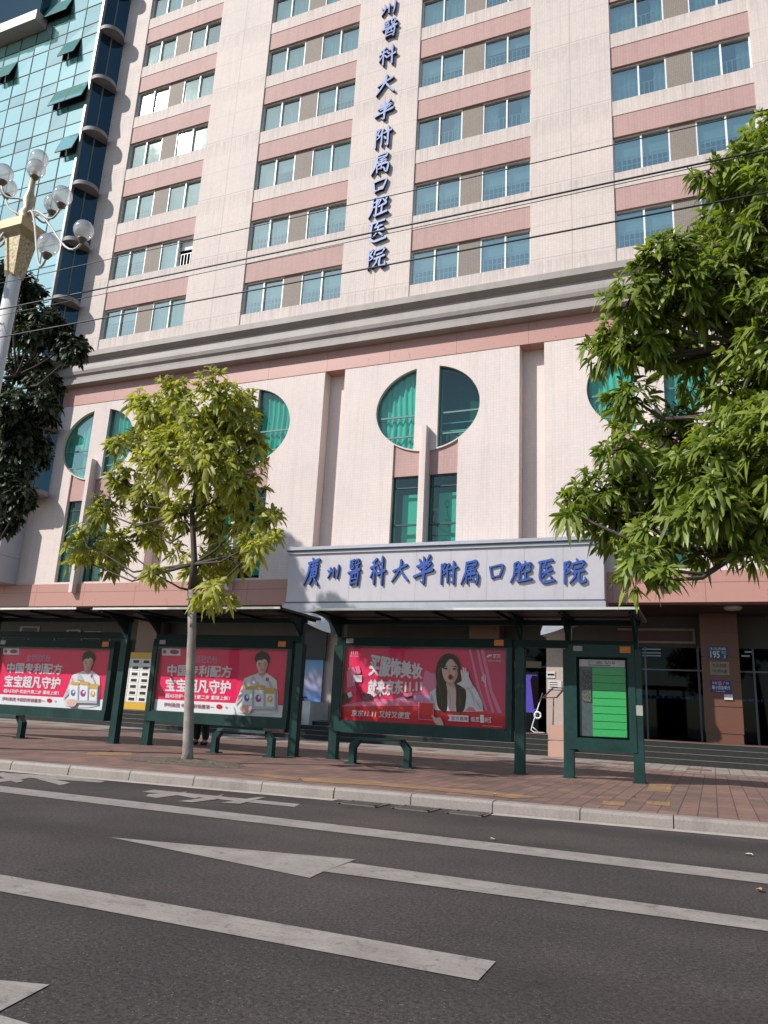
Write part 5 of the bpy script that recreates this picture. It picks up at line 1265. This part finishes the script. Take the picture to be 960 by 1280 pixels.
plate(887, 827, 912, 844, 'dull beige address plate in the middle of the brown column', M('plate_beige', (.26, .22, .17), .5), [('东风西路', .14, .88, .56, .86, .008), ('195号A座', .14, .88, .14, .44, .008)], fg=DKP)
n, a, b, W, H = plate(888, 850, 914, 866.5, 'dark blue notice plate with small red emblem, lowest on the brown column', M('plate_navy', (.03, .03, .17), .4), [('平安', .08, .32, .66, .88, 0), ('广州', .62, .9, .66, .88, 0), ('最小应急单元', .06, .96, .26, .58, .01), ('一分钟处置', .1, .7, .06, .16, 0)])
mb = MB(); mb.poly([(a.x+W*(.46+.11*math.cos(6.283*k/12)), CY-.030, b.z+H*(.76+.17*math.sin(6.283*k/12))) for k in range(12)]); mb.build('emblem', M('emblem_red', (.5, .16, .2), .5), n, fix=False)
a, b = at(905, 868, CY), at(916, 875, CY)
tag(MB().box(a.x, b.x, CY-.05, CY-.001, b.z, a.z).build('call_button', M('button_white', (.62, .62, .62), .4, .2, 14)), 'small white box below the navy plate on the brown column', 'call box')

# ------------------------------------------------------------------ person behind the shelter
def skin_body(name, joints, edges_, mat, parent, root=0):
    me = bpy.data.meshes.new(name); off = parent.location
    me.from_pydata([tuple(Vector(p)-off) for p, r in joints], edges_, [])
    o = bpy.data.objects.new(name, me); COL.objects.link(o)
    md = o.modifiers.new('skin', 'SKIN'); sk = me.skin_vertices[0].data if me.skin_vertices else None
    if sk is None:
        bm = bmesh.new(); bm.from_mesh(me); bm.verts.layers.skin.verify(); bm.to_mesh(me); bm.free(); sk = me.skin_vertices[0].data
    for i, (p, r) in enumerate(joints): sk[i].radius = (r, r) if not isinstance(r, tuple) else r; sk[i].use_root = (i == root)
    sb_ = o.modifiers.new('sub', 'SUBSURF'); sb_.levels = 2; sb_.render_levels = 2
    dg = bpy.context.evaluated_depsgraph_get(); dg.update()
    m2 = bpy.data.meshes.new_from_object(o.evaluated_get(dg)); bpy.data.objects.remove(o)
    m2.polygons.foreach_set('use_smooth', [True]*len(m2.polygons)); m2.materials.clear(); m2.materials.append(mat)
    r = bpy.data.objects.new(name, m2); COL.objects.link(r); r.parent = parent; return r
fl, fr_ = atz(245, 927, SW), atz(257, 928, SW); py = 15.6
pc_ = at(251, 925, py); px_ = pc_.x
pe = thing('person', 'person standing behind the milk powder advert, only black trousers and shoes showing', 'person', (px_, py, SW))
z = lambda h: SW+h; X = lambda d: px_+d
SKIN = M('skin', (.50, .31, .23), .5, .06, 6); TROU = M('black_trousers', (.014, .014, .016), .8, .3, 6); JACK = M('grey_jacket', (.09, .095, .11), .8, .2, 6); SHOE = M('black_shoe', (.01, .01, .01), .4, .2, 6); HAIR = M('black_hair', (.01, .009, .008), .5, .3, 12)
J = [((X(0), py, z(.98)), .15), ((X(0), py, z(1.2)), .14), ((X(0), py, z(1.40)), .15), ((X(0), py, z(1.50)), .06), ((X(0), py-.02, z(1.60)), .085), ((X(0), py-.02, z(1.70)), .07),
     ((X(-.10), py, z(.88)), .10), ((X(-.11), py-.02, z(.5)), .075), ((X(-.12), py, z(.10)), .05), ((X(.10), py, z(.88)), .10), ((X(.11), py-.02, z(.5)), .075), ((X(.13), py, z(.10)), .05),
     ((X(-.19), py, z(1.42)), .06), ((X(-.24), py, z(1.14)), .047), ((X(-.24), py-.08, z(.90)), .036), ((X(.19), py, z(1.42)), .06), ((X(.24), py, z(1.14)), .047), ((X(.24), py-.08, z(.90)), .036),
     ((X(-.12), py-.13, z(.04)), .04), ((X(.13), py-.13, z(.04)), .04), ((X(-.24), py-.10, z(.80)), .03), ((X(.24), py-.10, z(.80)), .03)]
Ed = [(0,1),(1,2),(2,3),(3,4),(4,5),(0,6),(6,7),(7,8),(0,9),(9,10),(10,11),(2,12),(12,13),(13,14),(2,15),(15,16),(16,17),(8,18),(11,19),(14,20),(17,21)]
body = skin_body('body', J, Ed, SKIN, pe)
inf = lambda r, k: r*k
Jt = [((X(0), py, z(1.0)), .17), ((X(-.10), py, z(.86)), .12), ((X(-.11), py-.02, z(.5)), .095), ((X(-.12), py, z(.09)), .08), ((X(.10), py, z(.86)), .12), ((X(.11), py-.02, z(.5)), .095), ((X(.13), py, z(.09)), .08)]
skin_body('trousers', Jt, [(0,1),(1,2),(2,3),(0,4),(4,5),(5,6)], TROU, pe)
Jj = [((X(0), py, z(1.0)), .18), ((X(0), py, z(1.22)), .165), ((X(0), py, z(1.40)), .17), ((X(0), py, z(1.47)), .08), ((X(-.20), py, z(1.42)), .08), ((X(-.245), py, z(1.14)), .065), ((X(-.24), py-.08, z(.92)), .052), ((X(.20), py, z(1.42)), .08), ((X(.245), py, z(1.14)), .065), ((X(.24), py-.08, z(.92)), .052)]
skin_body('jacket', Jj, [(0,1),(1,2),(2,3),(2,4),(4,5),(5,6),(2,7),(7,8),(8,9)], JACK, pe)
for s in (-.12, .13):
    skin_body('shoe', [((X(s), py+.06, z(.05)), .05), ((X(s), py-.06, z(.045)), .05), ((X(s), py-.17, z(.035)), .04)], [(0,1),(1,2)], SHOE, pe)
skin_body('hair', [((X(0), py+.02, z(1.70)), .09), ((X(0), py+.03, z(1.62)), .08)], [(0,1)], HAIR, pe)
